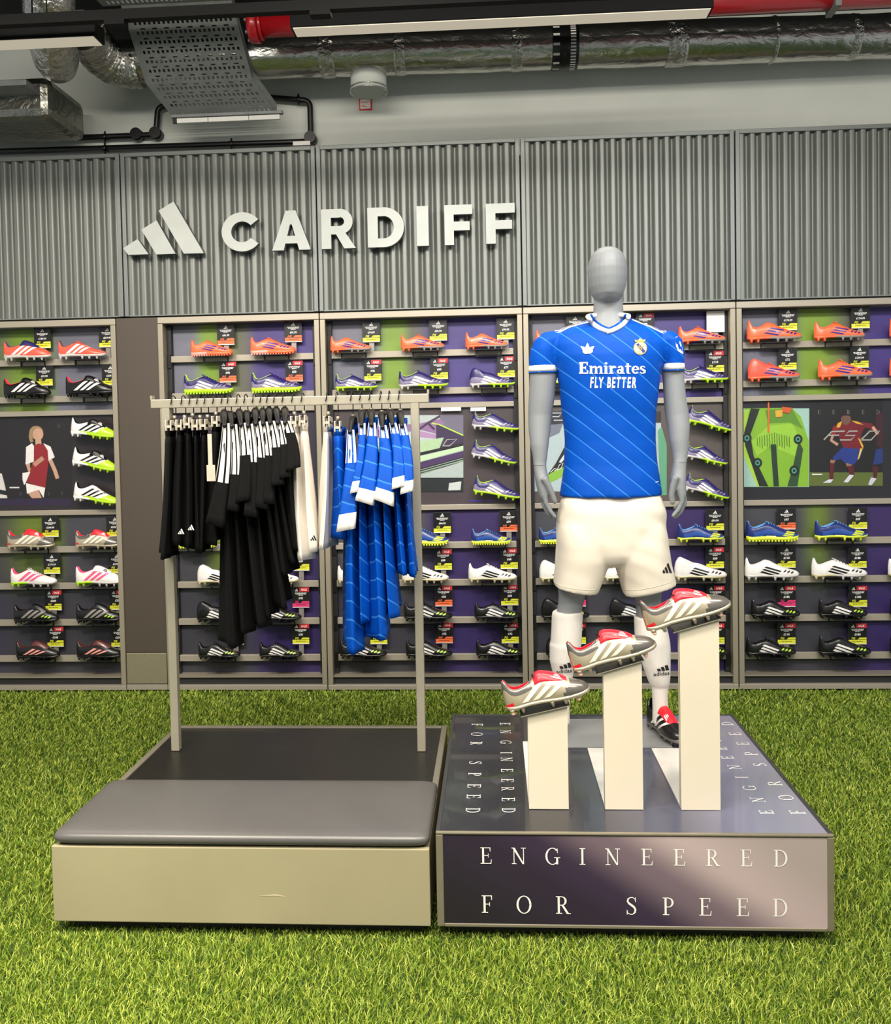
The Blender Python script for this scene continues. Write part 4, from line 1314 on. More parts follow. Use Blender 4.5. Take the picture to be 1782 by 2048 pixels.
p.poly('#3b1620', [(1385, 1010), (1450, 1000), (1450, 1330), (1395, 1300)]).poly('#1f3272', [(1390, 1330), (1450, 1320), (1450, 1450), (1360, 1470)]).poly('#4a1620', [(1355, 1480), (1410, 1480), (1395, 1590), (1370, 1590)]).poly('#c9c6d6', [(1345, 1580), (1395, 1590), (1350, 1650), (1320, 1645)])
p.line('#6b1622', [(1245, 1110), (1340, 1120), (1385, 1165)], 48).line('#caa08a', [(1360, 1130), (1405, 1195)], 26)
p.poly('#6e1522', [(1020, 1120), (1090, 1075), (1180, 1072), (1260, 1090), (1290, 1130), (1255, 1200), (1275, 1330), (1180, 1345), (1095, 1312), (1060, 1220)])
p.poly('#d6a52e', [(1050, 1098), (1090, 1076), (1070, 1130), (1030, 1150)]).poly('#d6a52e', [(1170, 1074), (1230, 1084), (1280, 1112), (1215, 1100)]).poly('#d6a52e', [(1228, 1230), (1245, 1235), (1278, 1300), (1272, 1330)])
p.line('#8a1a26', [(1030, 1130), (1010, 1200)], 44).line('#b98c78', [(1008, 1200), (990, 1250), (1050, 1290)], 26)
p.ell('#6a4c40', 1122, 1060, 44, 52).poly('#1b1512', [(1072, 1050), (1080, 1000), (1120, 982), (1165, 995), (1172, 1050), (1150, 1030), (1100, 1030)])
p.poly('#1f3380', [(1090, 1312), (1275, 1330), (1250, 1400), (1190, 1470), (1110, 1455), (1080, 1415), (1020, 1430), (1000, 1405)])
p.poly('#e0c244', [(1250, 1320), (1268, 1325), (1240, 1410), (1225, 1425)])
p.poly('#8f6a58', [(985, 1420), (1030, 1428), (1015, 1455), (980, 1450)]).poly('#55141f', [(978, 1450), (1018, 1455), (1008, 1600), (975, 1600)]).poly('#d4d2e2', [(970, 1598), (1010, 1598), (985, 1628), (915, 1628)])
p.poly('#8f6a58', [(1120, 1450), (1175, 1465), (1165, 1490), (1125, 1480)]).poly('#55141f', [(1130, 1480), (1190, 1475), (1195, 1560), (1160, 1560)]).poly('#d4d2e2', [(1155, 1555), (1193, 1560), (1140, 1625), (1100, 1622)])
for ch, x in (('E', 870), ('E', 1000), ('R', 1130), ('E', 1262), ('D', 1392)):
    p.serif('#8a8780', ch, x, 1015, 36)
p.line('#a7a39c', [(925, 1245), (995, 1172), (1110, 1168)], 12).line('#a7a39c', [(965, 1206), (1060, 1204)], 12)
p.line('#a7a39c', [(1225, 1168), (1150, 1168), (1115, 1206), (1205, 1206), (1165, 1246), (1068, 1246)], 12)
p.line('#a7a39c', [(1255, 1246), (1335, 1168), (1420, 1166), (1345, 1246), (1255, 1246)], 12)
p.rect('#e6e4df', 820, 1548, 910, 1558)
p.build('poster', GP[4])
# far left: running player on a dark ground
p = Print(0, 600, 4.452, YP)
p.rect('#1d1a1e', -250, 1020, 640, 1765)
p.rect('#2c2140', -250, 1772, 640, 1828)
p.poly('#d8d4d0', [(-40, 1540), (15, 1545), (45, 1660), (65, 1765), (-40, 1765)]).poly('#20202a', [(-40, 1680), (60, 1700), (60, 1740), (-40, 1720)])
p.ell('#9f8463', 322, 1180, 62, 60).poly('#9f8463', [(262, 1180), (300, 1260), (270, 1270), (255, 1220)]).ell('#c69c84', 340, 1195, 46, 54)
p.poly('#c69c84', [(315, 1240), (365, 1240), (370, 1290), (315, 1290)])
p.line('#c69c84', [(245, 1440), (262, 1525), (330, 1460), (385, 1400)], 44).line('#c69c84', [(445, 1420), (490, 1520), (512, 1590)], 34)
p.poly('#8e2029', [(290, 1300), (340, 1278), (400, 1290), (445, 1330), (425, 1500), (405, 1672), (330, 1660), (238, 1622), (290, 1450)])
p.poly('#e9e4e4', [(232, 1310), (285, 1275), (302, 1300), (300, 1440), (228, 1465)]).poly('#e9e4e4', [(385, 1275), (450, 1305), (487, 1400), (432, 1432), (425, 1340)])
p.line('#b98a74', [(300, 1470), (385, 1405)], 40)
p.poly('#ece8e6', [(230, 1630), (402, 1672), (388, 1762), (345, 1690), (240, 1725)]).poly('#c69c84', [(250, 1722), (342, 1690), (372, 1763), (285, 1766)])
p.poly('#ece8e6', [(200, 1540), (270, 1530), (232, 1620), (215, 1650), (200, 1600)])
for ch, x, y in (('D', 512, 1137), ('O', 172, 1740), ('E', 425, 1738), ('S', 542, 1735), ('T', 0, 0)):
    if ch in SERIF:
        p.serif('#6d6a68', ch, x, y, 28)
p.rect('#d9d5d1', 85, 1664, 172, 1676)
p.build('poster', GP[0])
# bay behind the blue shirts: giant close-up of a boot
p = Print(820, 780, 5.748, YP)
p.rect('#b3bdbd', -400, 288, 613, 1170)
p.poly('#6e6a7c', [(330, 288), (613, 288), (613, 640), (420, 560)])
p.poly('#8d6a96', [(-400, 420), (110, 385), (340, 335), (392, 372), (400, 530), (110, 455), (-400, 560)])
p.line('#3f2f47', [(110, 450), (205, 380), (345, 300)], 26).line('#3f2f47', [(205, 380), (280, 455)], 26)
p.poly('#a884ac', [(110, 470), (395, 535), (300, 560), (110, 540)])
p.poly('#3a2d4c', [(300, 380), (613, 525), (613, 660), (400, 700), (300, 640)])
p.line('#b8dc4a', [(250, 382), (330, 395), (613, 522)], 14)
p.poly('#a9c49c', [(-400, 640), (110, 590), (390, 545), (330, 690), (110, 715), (-400, 790)])
p.poly('#1d1a22', [(-400, 800), (110, 720), (460, 640), (613, 610), (613, 640), (110, 755), (-400, 860)])
p.poly('#bcd9b0', [(-400, 870), (115, 760), (613, 640), (613, 690), (115, 825), (-400, 930)])
p.poly('#46305c', [(-400, 930), (115, 830), (613, 700), (613, 790), (125, 925), (-400, 1000)])
for k in range(6):
    p.line('#8fae86' if k % 2 else '#16181a', [(-300, 990 + k * 12), (125, 905 + k * 12), (613, 770 + k * 13)], 7)
p.poly('#aab5b2', [(-400, 1050), (125, 975), (420, 880), (613, 820), (613, 1010), (-400, 1040)])
p.rect('#1b2124', -400, 1008, 613, 1170)
p.line('#a4a19c', [(375, 642), (425, 570), (540, 565), (455, 642), (375, 642)], 12)
p.poly('#c3c8c6', [(450, 1070), (590, 1050), (580, 1150), (440, 1155)])
p.line('#4a3fc0', [(680, 1273), (845, 1273)], 12).line('#4a3fc0', [(892, 1273), (950, 1273)], 12)
p.build('poster', GP[2])
# bay behind the mannequin: the same boot seen at an angle
p = Print(1030, 800, 7.876, YP)
p.rect('#a7b7ba', 215, 180, 2300, 1440)
p.poly('#2b2930', [(215, 180), (2300, 180), (2300, 360), (760, 370), (560, 390), (215, 300)])
p.poly('#6d7280', [(215, 300), (560, 390), (760, 370), (700, 520), (480, 620), (215, 520)])
p.line('#aeb4b8', [(590, 205), (735, 205), (690, 262), (590, 262)], 18).line('#aeb4b8', [(610, 320), (790, 318), (830, 250)], 18)
p.poly('#1c1b1f', [(520, 1170), (640, 1000), (800, 700), (1100, 560), (1100, 1000), (760, 1090), (560, 1290)])
p.poly('#7fae3a', [(500, 1190), (640, 1110), (800, 1040), (1000, 980), (1000, 1080), (560, 1300)])
p.poly('#c9cfd0', [(690, 980), (800, 820), (860, 830), (730, 990)])
p.line('#e5e7e6', [(560, 1140), (620, 1080), (665, 1085), (620, 1120)], 9).line('#e5e7e6', [(660, 1110), (700, 1020), (760, 990), (730, 1070), (660, 1110)], 9)
p.poly('#5d9a78', [(2250, 480), (2310, 420), (2390, 700), (2390, 1500), (2290, 1500)])
p.build('poster', GP[3])
# clear sheets in front of the prints
for bi in (0, 2, 3, 4):
    x0, x1 = BAYX[bi]
    MB().box(x0 + .045, x1 - .045, YBK - .0125, YBK - .0105, MID0 + .002, MID1 - .034).build('clear_sheet', M_acry, GP[bi])
# reflections of small white strip lights at the panel top, built as white bars
for xa, xb in ((882, 922), (941, 972)):
    a, b = W(xa, 815, YBK - .032), W(xb, 820, YBK - .032)
    MB().box(a.x, b.x, YBK - .034, YBK - .030, a.z - .022, a.z).build('reflection_strip', M_white, BAY[2])
# ------------------------------------------------------------------ clothing rail
RY = 3.54
M_rack = mat('rack_metal', '#aca592', 0.38, 0.25, noise=0.03, nscale=40)
t = thing('clothing_rail', 'pale metal clothing rail with two posts standing on the bench', 'clothing rail', (-.81, RY, BZ - .007))
for xa in (-1.329, -.322):
    MB().box(xa, xa + .033, RY - .016, RY + .016, BZ - .007, 1.69, bev=.003).build('post', M_rack, t)
MB().box(-1.372, -.249, RY - .017, RY + .017, 1.686, 1.722, bev=.003).build('top_bar', M_rack, t)
for xa in (-1.372, -.254):
    MB().box(xa - .001, xa + .006, RY - .016, RY + .016, 1.722, 1.738).build('end_stop', M_rack, t)

M_wire = mat('hanger_wire', '#17171a', .35, .3)
M_swivel = mat('hanger_swivel', '#b7a98f', .3, .7)
M_hang = mat('hanger_black', '#151416', .4)
M_clip = mat('hanger_clip', '#d9cfbd', .35, .2)
M_kblack = mat('black_jersey_fabric', '#0d0c0c', .9, noise=.15, nscale=60, spec=.2, bump=.15, bscale=25)
M_kwhite = mat('white_jersey_fabric', '#ece4d8', .8, noise=.04, nscale=20, sheen=.15, bump=.12, bscale=25)
M_kstripe = mat('white_stripe_fabric', '#f1ece4', .75, noise=.03)
M_tagp = mat('swing_ticket', '#d9c3ae', .6)

def blue_fabric(name='blue_jersey_fabric', k=14.0, slope=(1.0, 0, 1.0), thr=.93):
    m = bpy.data.materials.new(name); m.use_nodes = True
    N, L = m.node_tree.nodes, m.node_tree.links
    b = N['Principled BSDF']; b.inputs['Roughness'].default_value = .55
    b.inputs['Specular IOR Level'].default_value = .15
    tc = N.new('ShaderNodeTexCoord')
    dp = N.new('ShaderNodeVectorMath'); dp.operation = 'DOT_PRODUCT'
    dp.inputs[1].default_value = slope
    L.new(tc.outputs['Object'], dp.inputs[0])
    mu = N.new('ShaderNodeMath'); mu.operation = 'MULTIPLY'; mu.inputs[1].default_value = k
    L.new(dp.outputs['Value'], mu.inputs[0])
    fr = N.new('ShaderNodeMath'); fr.operation = 'FRACT'
    L.new(mu.outputs[0], fr.inputs[0])
    ns = N.new('ShaderNodeTexNoise'); ns.inputs['Scale'].default_value = 9
    L.new(tc.outputs['Object'], ns.inputs['Vector'])
    ad = N.new('ShaderNodeMath'); ad.operation = 'MULTIPLY_ADD'; ad.inputs[1].default_value = .05
    L.new(ns.outputs['Fac'], ad.inputs[0]); L.new(fr.outputs[0], ad.inputs[2])
    r = N.new('ShaderNodeValToRGB')
    e = r.color_ramp.elements
    e[0].position = 0; e[0].color = lin('#004ab0')
    e[1].position = thr; e[1].color = lin('#0050ba')
    x = e.new(min(.99, thr + .02)); x.color = lin('#357ed8')
    L.new(ad.outputs[0], r.inputs[0]); L.new(r.outputs[0], b.inputs['Base Color'])
    n2 = N.new('ShaderNodeTexNoise'); n2.inputs['Scale'].default_value = 14; n2.inputs['Detail'].default_value = 3
    L.new(tc.outputs['Object'], n2.inputs['Vector'])
    bp = N.new('ShaderNodeBump'); bp.inputs['Strength'].default_value = .2; bp.inputs['Distance'].default_value = .006
    L.new(n2.outputs['Fac'], bp.inputs['Height']); L.new(bp.outputs[0], b.inputs['Normal'])
    return m
M_kblue = blue_fabric('blue_rail_fabric', 14, (.35, .5, 1.0), .92)

def hook(t, x, ztop_body):
    pts = []
    zc = 1.722
    for k in range(11):
        a = math.radians(-60 + 250 * k / 10)
        pts.append((x, RY - .021 * math.cos(a) * 1.0, zc + .001 + .012 * math.sin(a)))
    pts = [(x - .004, RY - .0235, zc - .022)] + [(x, RY - .0235, zc - .010), (x, RY - .0235, zc + .003), (x, RY - .016, zc + .010), (x, RY, zc + .014), (x, RY + .016, zc + .010), (x, RY + .0235, zc + .003), (x, RY + .0235, zc - .05), (x + .001, RY + .015, zc - .065), (x + .002, RY, zc - .075), (x + .002, RY, ztop_body)]
    MB().tube(pts, .0022, 6).build('hook', M_wire, t)

def shirt_hanger(x, zs, label, sl=0.0):
    t = thing('shirt_hanger', label, 'hanger', (x, RY, 1.62), 'hangers on the clothing rail')
    hook(t, x, zs + .052)
    MB().tube([(x + .002, RY, zs + .058), (x + .002, RY, zs + .040)], .008, 8).build('swivel', M_swivel, t)
    mb = MB()
    pts = []
    for k in range(13):
        u = -1 + 2 * k / 12
        pts.append((x + .002 + sl * u * .185, RY + u * .185, zs + .040 - .055 * abs(u) ** 1.3))
    mb.tube(pts, [.007 + .010 * (1 - abs(-1 + 2 * k / 12)) for k in range(13)], 8)
    mb.build('shoulder_bar', M_hang, t)
    return t

def clip_hanger(x, zs, label, sl=0.0):
    t = thing('clip_hanger', label, 'hanger', (x, RY, 1.62), 'hangers on the clothing rail')
    hook(t, x, zs + .045)
    MB().tube([(x + .002, RY, zs + .055), (x + .002, RY, zs + .036)], .008, 8).build('swivel', M_swivel, t)
    MB().tube([(x + .002 - sl * .16, RY - .16, zs + .030), (x + .002, RY, zs + .036), (x + .002 + sl * .16, RY + .16, zs + .030)], .006, 8).build('bar', M_hang, t)
    for y in (RY - .155, RY + .155):
        mb = MB()
        xc = x + sl * (y - RY)
        mb.box(xc - .011, xc - .006, y - .02, y + .02, zs - .008, zs + .034, bev=.002)
        mb.box(xc + .008, xc + .013, y - .02, y + .02, zs - .008, zs + .034, bev=.002)
        mb.box(xc - .011, xc + .013, y - .012, y + .012, zs + .004, zs + .014)
        mb.build('clip', M_clip, t)
    return t

NF = 40
def garment_body(mb, zs, secs, yf, yb, seed, ripple=.006, mi=0, mfun=None):
    """secs: (z, centre x at the front edge, half thickness, front y shift); cross-section is a long thin closed outline along Y with folds"""
    rg = random.Random(seed)
    ph = [rg.uniform(0, 2 * PI) for _ in range(4)]
    out = []
    z_hi, z_lo = secs[0][0], secs[-1][0]
    for z, cx, ht, ys in secs:
        d = (z_hi - z) / (z_hi - z_lo)
        row = []
        yfr, ybk = yf + ys, yb
        for k in range(NF):
            a = 2 * PI * k / NF
            c, s_ = math.cos(a), math.sin(a)
            # c = -1 is the front edge (towards the viewer)
            y = (yfr + ybk) / 2 + (ybk - yfr) / 2 * math.copysign(abs(c) ** 1.0, c)
            v = (y - yfr) / (ybk - yfr)
            x = cx * (1 + (y / yfr - 1) * .9) + ht * math.copysign(abs(s_) ** 1.15, s_) * (1 + .2 * math.sin(9 * v + ph[0]))
            x += ripple * d * 1.6 * (math.sin(11 * v + ph[1] + 2 * d) + .7 * math.sin(23 * v + ph[2]))
            row.append((x, y, z))
        out.append(row)
    mb.loft(out, mi, mfun=mfun)
    return mb
RX = [0]

def sleeve(mb, a, b, w0, w1, d0, d1, mfun=None, n=18, m=12, slant=0.0):
    """flattened tube from shoulder point a to cuff centre b; w = half width across X, d = half depth across Y"""
    a, b = Vector(a), Vector(b)
    secs = []
    for j in range(m + 1):
        u = j / m
        c = a.lerp(b, u)
        c.x += .010 * math.sin(PI * u)
        w = w0 + (w1 - w0) * u ** .8; d = d0 + (d1 - d0) * u
        row = []
        for k in range(n):
            t_ = 2 * PI * k / n
            dx = w * math.cos(t_)
            row.append((c.x + dx, c.y + d * math.sin(t_) + .008 * math.sin(3 * t_) * u, c.z + slant * dx * u))
        secs.append(row)
    mb.loft(secs, mfun=mfun)
    return mb

def ord_word(i, n):
    return ['leftmost', 'second', 'third', 'fourth', 'fifth', 'sixth', 'seventh', 'eighth', 'ninth'][i] if i < n - 1 else 'rightmost'

def px_x(px, py, y):
    return W(px, py, y).x

# ---- shirts: (hook px, top px (x,y), cuff (xl,xr,y, slant px), stripe share, hem (xl,xr,y))
BLACK = [
    (447, (448, 853), (412, 449, 1050, 14), .56, (442, 482, 1299)),
    (459, (463, 855), (455, 478, 1021, 6), .58, (478, 508, 1272)),
    (477, (481, 852), (472, 502, 1002, -8), .42, (501, 538, 1258)),
    (492, (495, 854), (488, 516, 1032, 8), .42, (524, 548, 1240)),
    (509, (511, 850), (511, 537, 1016, 10), .40, (545, 572, 1222)),
    (524, (525, 850), (528, 548, 1006, 8), .40, (560, 588, 1152)),
    (537, (539, 848), (543, 567, 970, -6), .40, (571, 594, 1128)),
    (551, (555, 848), (560, 580, 955, -6), .40, (585, 609, 1104)),
    (568, (569, 848), (572, 601, 938, -12), .22, (590, 608, 1100)),
]
BLUE = [
    (704, (699, 866), (672, 711, 1060, -8), .30, (687, 726, 1312)),
    (722, (722, 853), (700, 716, 985, -8), .14, (715, 735, 1250)),
    (741, (742, 852), (710, 748, 1005, 14), .20, (735, 778, 1284)),
    (762, (764, 857), (748, 788, 1005, 18), .20, (768, 798, 1240)),
    (779, (784, 852), (783, 810, 975, -12), .18, (791, 812, 1153)),
    (799, (803, 854), (800, 827, 985, -12), .16, (811, 835, 1157)),
]
YSH, YSF = RY - .185, RY - .205
def shirt(spec, i, n, colour):
    hk, (tx, ty), (cl, cr, cy, sl), share, (hl, hr, hy) = spec
    x = px_x(hk, 800, RY)
    RX[0] = x
    top = W(tx, ty, YSH)
    zs = top.z + .015
    col = colour
    lab = '%s football shirt, %s of the %s shirts on the rail' % ('black striped-shoulder' if col == 'black' else 'blue white-cuffed', ord_word(i, n), col)
    shirt_hanger(x, zs, 'black hanger holding the %s %s shirt' % (ord_word(i, n), col), (x - top.x) / .185)
    t = thing('football_shirt', lab, 'shirt', (x, RY, zs - .6), '%s shirts on the clothing rail' % col)
    hem_l, hem_r = W(hl, hy, YSF), W(hr, hy, YSF)
    cuf_l, cuf_r = W(cl, cy, YSF - .03), W(cr, cy, YSF - .03)
    zh = hem_l.z
    cxh, hth = (hem_l.x + hem_r.x) / 2, (hem_r.x - hem_l.x) / 2
    secs = []
    zc = zs + .022
    yb = RY + .215
    for u in (0, .03, .07, .12, .2, .3, .4, .5, .6, .7, .8, .9, .97, 1.0):
        z = zc + (zh - zc) * u
        f = min(1, max(0, (u - .02) / .98))
        cx = top.x + (cxh - top.x) * f ** 1.1
        h = .010 + (hth - .010) * f ** .8
        if u == 0: h = .006
        ys = (.165 * (1 - min(1, u / .10)) ** 1.1)       # shoulder slope: narrower at the neck
        secs.append((z, cx, h, ys))
    m_main = M_kblack if col == 'black' else M_kblue
    mb = MB()
    garment_body(mb, zs, secs, YSF + .015, yb, 10 * i + (3 if col == 'blue' else 0), ripple=.007)
    mb.build('body', m_main, t)
    # near sleeve with the three stripes (black) or white cuff (blue)
    a = Vector((top.x, YSF + .055, top.z + .012)); b = (cuf_l + cuf_r) / 2
    w1 = (cuf_r.x - cuf_l.x) / 2
    N_ = 18
    def mf(j, k):
        u = (j + .5) / 12
        kk = (k - 9) if k >= 9 else 99        # k in 9..17 faces the viewer
        if u < share:
            if kk < 9 and kk in (0, 1, 3, 4, 6, 7):
                return 1
            return 0
        if col == 'blue' and u > .87:
            return 1
        return 0
    slope = (sl / 40.0) * .9
    mb = MB()
    sleeve(mb, a, b, .014, w1, .014, .022, mfun=mf, slant=-slope)
    mb.build('sleeve', [m_main, M_kstripe], t)
    # far sleeve
    mb = MB()
    fx = top.x * (yb - .05) / YSF
    sleeve(mb, (fx, yb - .05, zs - .02), (fx * 1.01, yb + .03, zs - .24), .012, .03, .016, .024)
    mb.build('sleeve', m_main, t)
for i, sp_ in enumerate(BLACK):
    shirt(sp_, i, len(BLACK), 'black')
for i, sp_ in enumerate(BLUE):
    shirt(sp_, i, len(BLUE), 'blue')

# ---- shorts on clips: hook px, waist (xl,xr,y), hem (xl,xr,y), colour, label word
SHORTS = [
    (347, (328, 349, 858), (323, 345, 1120), 'black', 'leftmost black'), (367, (352, 366, 857), (340, 368, 1091), 'black', 'second black'), (383, (368, 382, 853), (366, 386, 1098), 'black', 'third black'),
    (398, (384, 398, 857), (384, 400, 1104), 'black', 'fourth black'), (413, (400, 414, 856), (394, 412, 1108), 'black', 'fifth black'), (430, (421, 441, 850), (408, 432, 1092), 'black', 'rightmost black'),
    (587, (580, 596, 850), (592, 622, 1122), 'white', 'leftmost white'), (606, (597, 614, 848), (612, 634, 1105), 'white', 'second white'), (655, (648, 660, 850), (636, 664, 1100), 'white', 'rightmost white'),
    (674, (661, 690, 860), (666, 690, 1080), 'blue', 'blue')]
for i, (hk, (wl, wr, wy), (hl, hr, hy), col, word) in enumerate(SHORTS):
    x = px_x(hk, 800, RY)
    RX[0] = x
    yf = RY - .165
    a0, a1 = W(wl, wy, yf), W(wr, wy, yf)
    h0, h1 = W(hl, hy, yf - .03), W(hr, hy, yf - .03)
    zs = a0.z
    clip_hanger(x, zs, 'clip hanger holding the %s shorts' % word, (x - (a0.x + a1.x) / 2) / .165)
    t = thing('football_shorts', '%s shorts hanging from clips on the rail' % (word + (' pair of' if word == 'blue' else '')), 'shorts', (x, RY, zs - .5), 'shorts on the clothing rail')
    secs = []
    for u in (0, .03, .08, .14, .25, .4, .55, .7, .85, .95, 1.0):
        z = zs + .012 + (h0.z - zs - .012) * u
        cx = (a0.x + a1.x) / 2 + ((h0.x + h1.x) / 2 - (a0.x + a1.x) / 2) * u
        h = (a1.x - a0.x) / 2 + ((h1.x - h0.x) / 2 - (a1.x - a0.x) / 2) * u ** .7
        if u in (.08,): h *= .85
        secs.append((z, cx, h, -.03 * u))
    m_ = {'black': M_kblack, 'white': M_kwhite, 'blue': M_kblue}[col]
    mb = MB()
    garment_body(mb, zs, secs[2:], yf, RY + .17, 50 + i, ripple=.008)
    mb.build('legs', m_, t)
    mb = MB()
    garment_body(mb, zs, secs[:3], yf, RY + .17, 50 + i, ripple=.0)
    mb.build('waistband', m_, t)
    if i in (1, 2, 7):
        lp = {1: (362, 1062), 2: (382, 1054), 7: (627, 1075)}[i]
        c = W(lp[0], lp[1], yf - .045)
        mb = MB()
        logo3(mb, c.x, c.z - .012, .026, c.y, 0)
        mb.build('logo', M_kstripe if col == 'black' else M_kblack, t, recalc=False)
# swing ticket hanging between the shorts and the shirts
t = thing('swing_ticket', 'pale swing ticket hanging between black shorts and black shirts', 'tag', W(419, 930, RY - .22))
a = W(418, 868, RY - .215); b = W(423, 935, RY - .215); c = W(430, 962, RY - .215)
MB().box(a.x - .004, a.x + .012, RY - .222, RY - .220, b.z, a.z).build('ribbon', M_tagp, t)
MB().box(b.x - .016, b.x + .016, RY - .224, RY - .222, c.z, b.z + .01).build('card', M_tagp, t)
# ------------------------------------------------------------------ mannequin
from mathutils import noise as mnoise
def project(p):
    d = p - Vector((0, 0, CAMH)); z = d.dot(_f)
    return PCX + FPX * d.dot(CR) / z, PCY - FPX * d.dot(CU) / z
MY = 3.58
def ring(y_px, xl, xr, hd, Y=MY, n=24, e=1.0, slant=0.0):
    a, b = W(xl, y_px, Y), W(xr, y_px, Y)
    cx, hw = (a.x + b.x) / 2, (b.x - a.x) / 2
    z = (a.z + b.z) / 2
    out = []
    for k in range(n):
        t = 2 * PI * k / n
        c, s_ = math.cos(t), math.sin(t)
        out.append((cx + hw * math.copysign(abs(c) ** e, c), Y + hd * math.copysign(abs(s_) ** e, s_), z + slant * hw * c))
    return out
def fused(mb, voxel, smooth=4, wrinkle=None):
    me = mb.mesh('tmp', [])
    ob = bpy.data.objects.new('tmp', me); COL.objects.link(ob)
    md = ob.modifiers.new('r', 'REMESH'); md.mode = 'VOXEL'; md.voxel_size = voxel; md.use_smooth_shade = True
    ms = ob.modifiers.new('s', 'SMOOTH'); ms.iterations = smooth; ms.factor = .5
    dg = bpy.context.evaluated_depsgraph_get(); dg.update()
    out = bpy.data.meshes.new_from_object(ob.evaluated_get(dg))
    bpy.data.objects.remove(ob); bpy.data.meshes.remove(me)
    if wrinkle:
        co = [v.co.copy() for v in out.vertices]; no = [v.normal.copy() for v in out.vertices]
        for v, c, n in zip(out.vertices, co, no):
            v.co = c + n * wrinkle(c)
    out.polygons.foreach_set('use_smooth', [True] * len(out.polygons))
    out.update()
    return out
def part_from(me, name, mats, parent):
    off = wloc(parent)
    me.transform(Matrix.Translation(-off))
    me.name = name
    me.materials.clear()
    for m in (mats if isinstance(mats, list) else [mats]):
        me.materials.append(m)
    o = bpy.data.objects.new(name, me); COL.objects.link(o); o.parent = parent
    return o
M_skin = mat('mannequin_grey', '#85888b', .5, noise=.02, nscale=10)
M_plate = mat('base_plate_metal', '#9a9b9d', .35, .35, noise=.06, nscale=12)
man = thing('mannequin', 'grey faceless mannequin in blue shirt and white shorts on the dark platform', 'mannequin', (.46, MY, PZ))

# base plate
MB().box(.262, .668, 3.425, 3.755, PZ - .0015, PZ + .006, bev=.001).build('base_plate', M_plate, man)

mb = MB()
# head
mb.loft([ring(y, a, b, d, MY - .01) for y, a, b, d in ((607.5, 1207, 1224, .02), (605, 1198, 1232, .05), (600, 1191, 1240, .075), (590, 1184, 1246, .092), (575, 1178.5, 1251, .102), (558, 1175.5, 1253.5, .109), (540, 1174.5, 1254, .112),
         (525, 1177, 1252, .108), (512, 1182, 1247, .096), (503, 1189, 1239, .076), (498, 1196, 1232, .052), (495.5, 1206, 1222, .022))])
# neck and shoulders
mb.loft([ring(y, a, b, d, MY + .012) for y, a, b, d in ((720, 1110, 1325, .10), (690, 1105, 1330, .10), (668, 1125, 1310, .085), (652, 1160, 1275, .07), (640, 1180, 1254, .062), (628, 1186, 1247, .057), (612, 1187, 1246, .056), (590, 1188, 1245, .058), (570, 1195, 1240, .05))])
# trunk
mb.loft([ring(y, a, b, d) for y, a, b, d in ((1095, 1150, 1295, .08), (1060, 1125, 1320, .115), (990, 1132, 1312, .10), (900, 1140, 1304, .095), (800, 1130, 1308, .11), (720, 1108, 1328, .11), (680, 1110, 1328, .09))])
def limb(rows, Y0, n=20, ratio=1.05):
    secs = []
    for i, r in enumerate(rows):
        y, cx, hw = r[:3]
        Y = r[3] if len(r) > 3 else Y0
        h = (W(cx + hw, y, Y).x - W(cx - hw, y, Y).x) / 2
        rr = r[4] if len(r) > 4 else ratio
        secs.append(ring(y, cx - hw, cx + hw, h * rr, Y, n))
    return secs
ARM_L = [(672, 1104, 26), (700, 1092, 28), (735, 1087, 27), (760, 1086, 27), (800, 1083, 26), (830, 1080, 24), (860, 1079, 22, MY - .01), (890, 1079, 18.5, MY - .025), (915, 1080, 14.5, MY - .035), (930, 1079.5, 12.6, MY - .04), (934, 1079.5, 12.2, MY - .04)]
ARM_R = [(672, 1333, 22), (700, 1342, 23), (735, 1345, 22), (760, 1347, 21.5), (800, 1350, 22.5), (830, 1354, 24), (855, 1357, 22.5, MY - .01), (880, 1358, 20, MY - .02), (905, 1360, 16, MY - .03), (924, 1360, 13.3, MY - .04), (928, 1360, 13, MY - .04)]
mb.loft(limb(ARM_L, MY)); mb.loft(limb(ARM_R, MY))
# hands
def hand(palm, fingers, thumb, Yh):
    secs = []
    for y, cx, hw, hd in palm:
        secs.append(ring(y, cx - hw, cx + hw, hd, Yh, 16, .85))
    mb.loft(secs)
    for pts, dy, r0, r1 in fingers + [thumb]:
        P3 = [W(x, y, Yh + dy * (1 - .25 * i / len(pts))) for i, (x, y) in enumerate(pts)]
        rr = [r0 + (r1 - r0) * i / (len(P3) - 1) for i in range(len(P3))]
        d = (P3[-1] - P3[-2]).normalized()
        P3.append(P3[-1] + d * r1 * .7); rr.append(r1 * .5)
        mb.tube(P3, rr, 10)
hand([(926, 1079.5, 12.5, .026), (940, 1080.5, 13, .030), (958, 1084, 14, .040), (978, 1087, 13, .045), (992, 1088, 10.5, .044), (1000, 1089, 8, .036)],
     [([(1089, 985), (1092, 1006), (1101, 1023), (1110, 1034)], -.034, .0115, .0085), ([(1086, 987), (1088, 1010), (1096, 1027), (1106, 1035)], -.011, .0115, .0085),
      ([(1085, 985), (1086, 1006), (1094, 1022), (1104, 1030)], .012, .011, .008), ([(1085, 982), (1086, 999), (1094, 1011), (1103, 1017)], .034, .0098, .0072)],
     ([(1088, 955), (1098, 974), (1105, 990), (1110, 1004)], -.048, .0145, .0105), MY - .04)
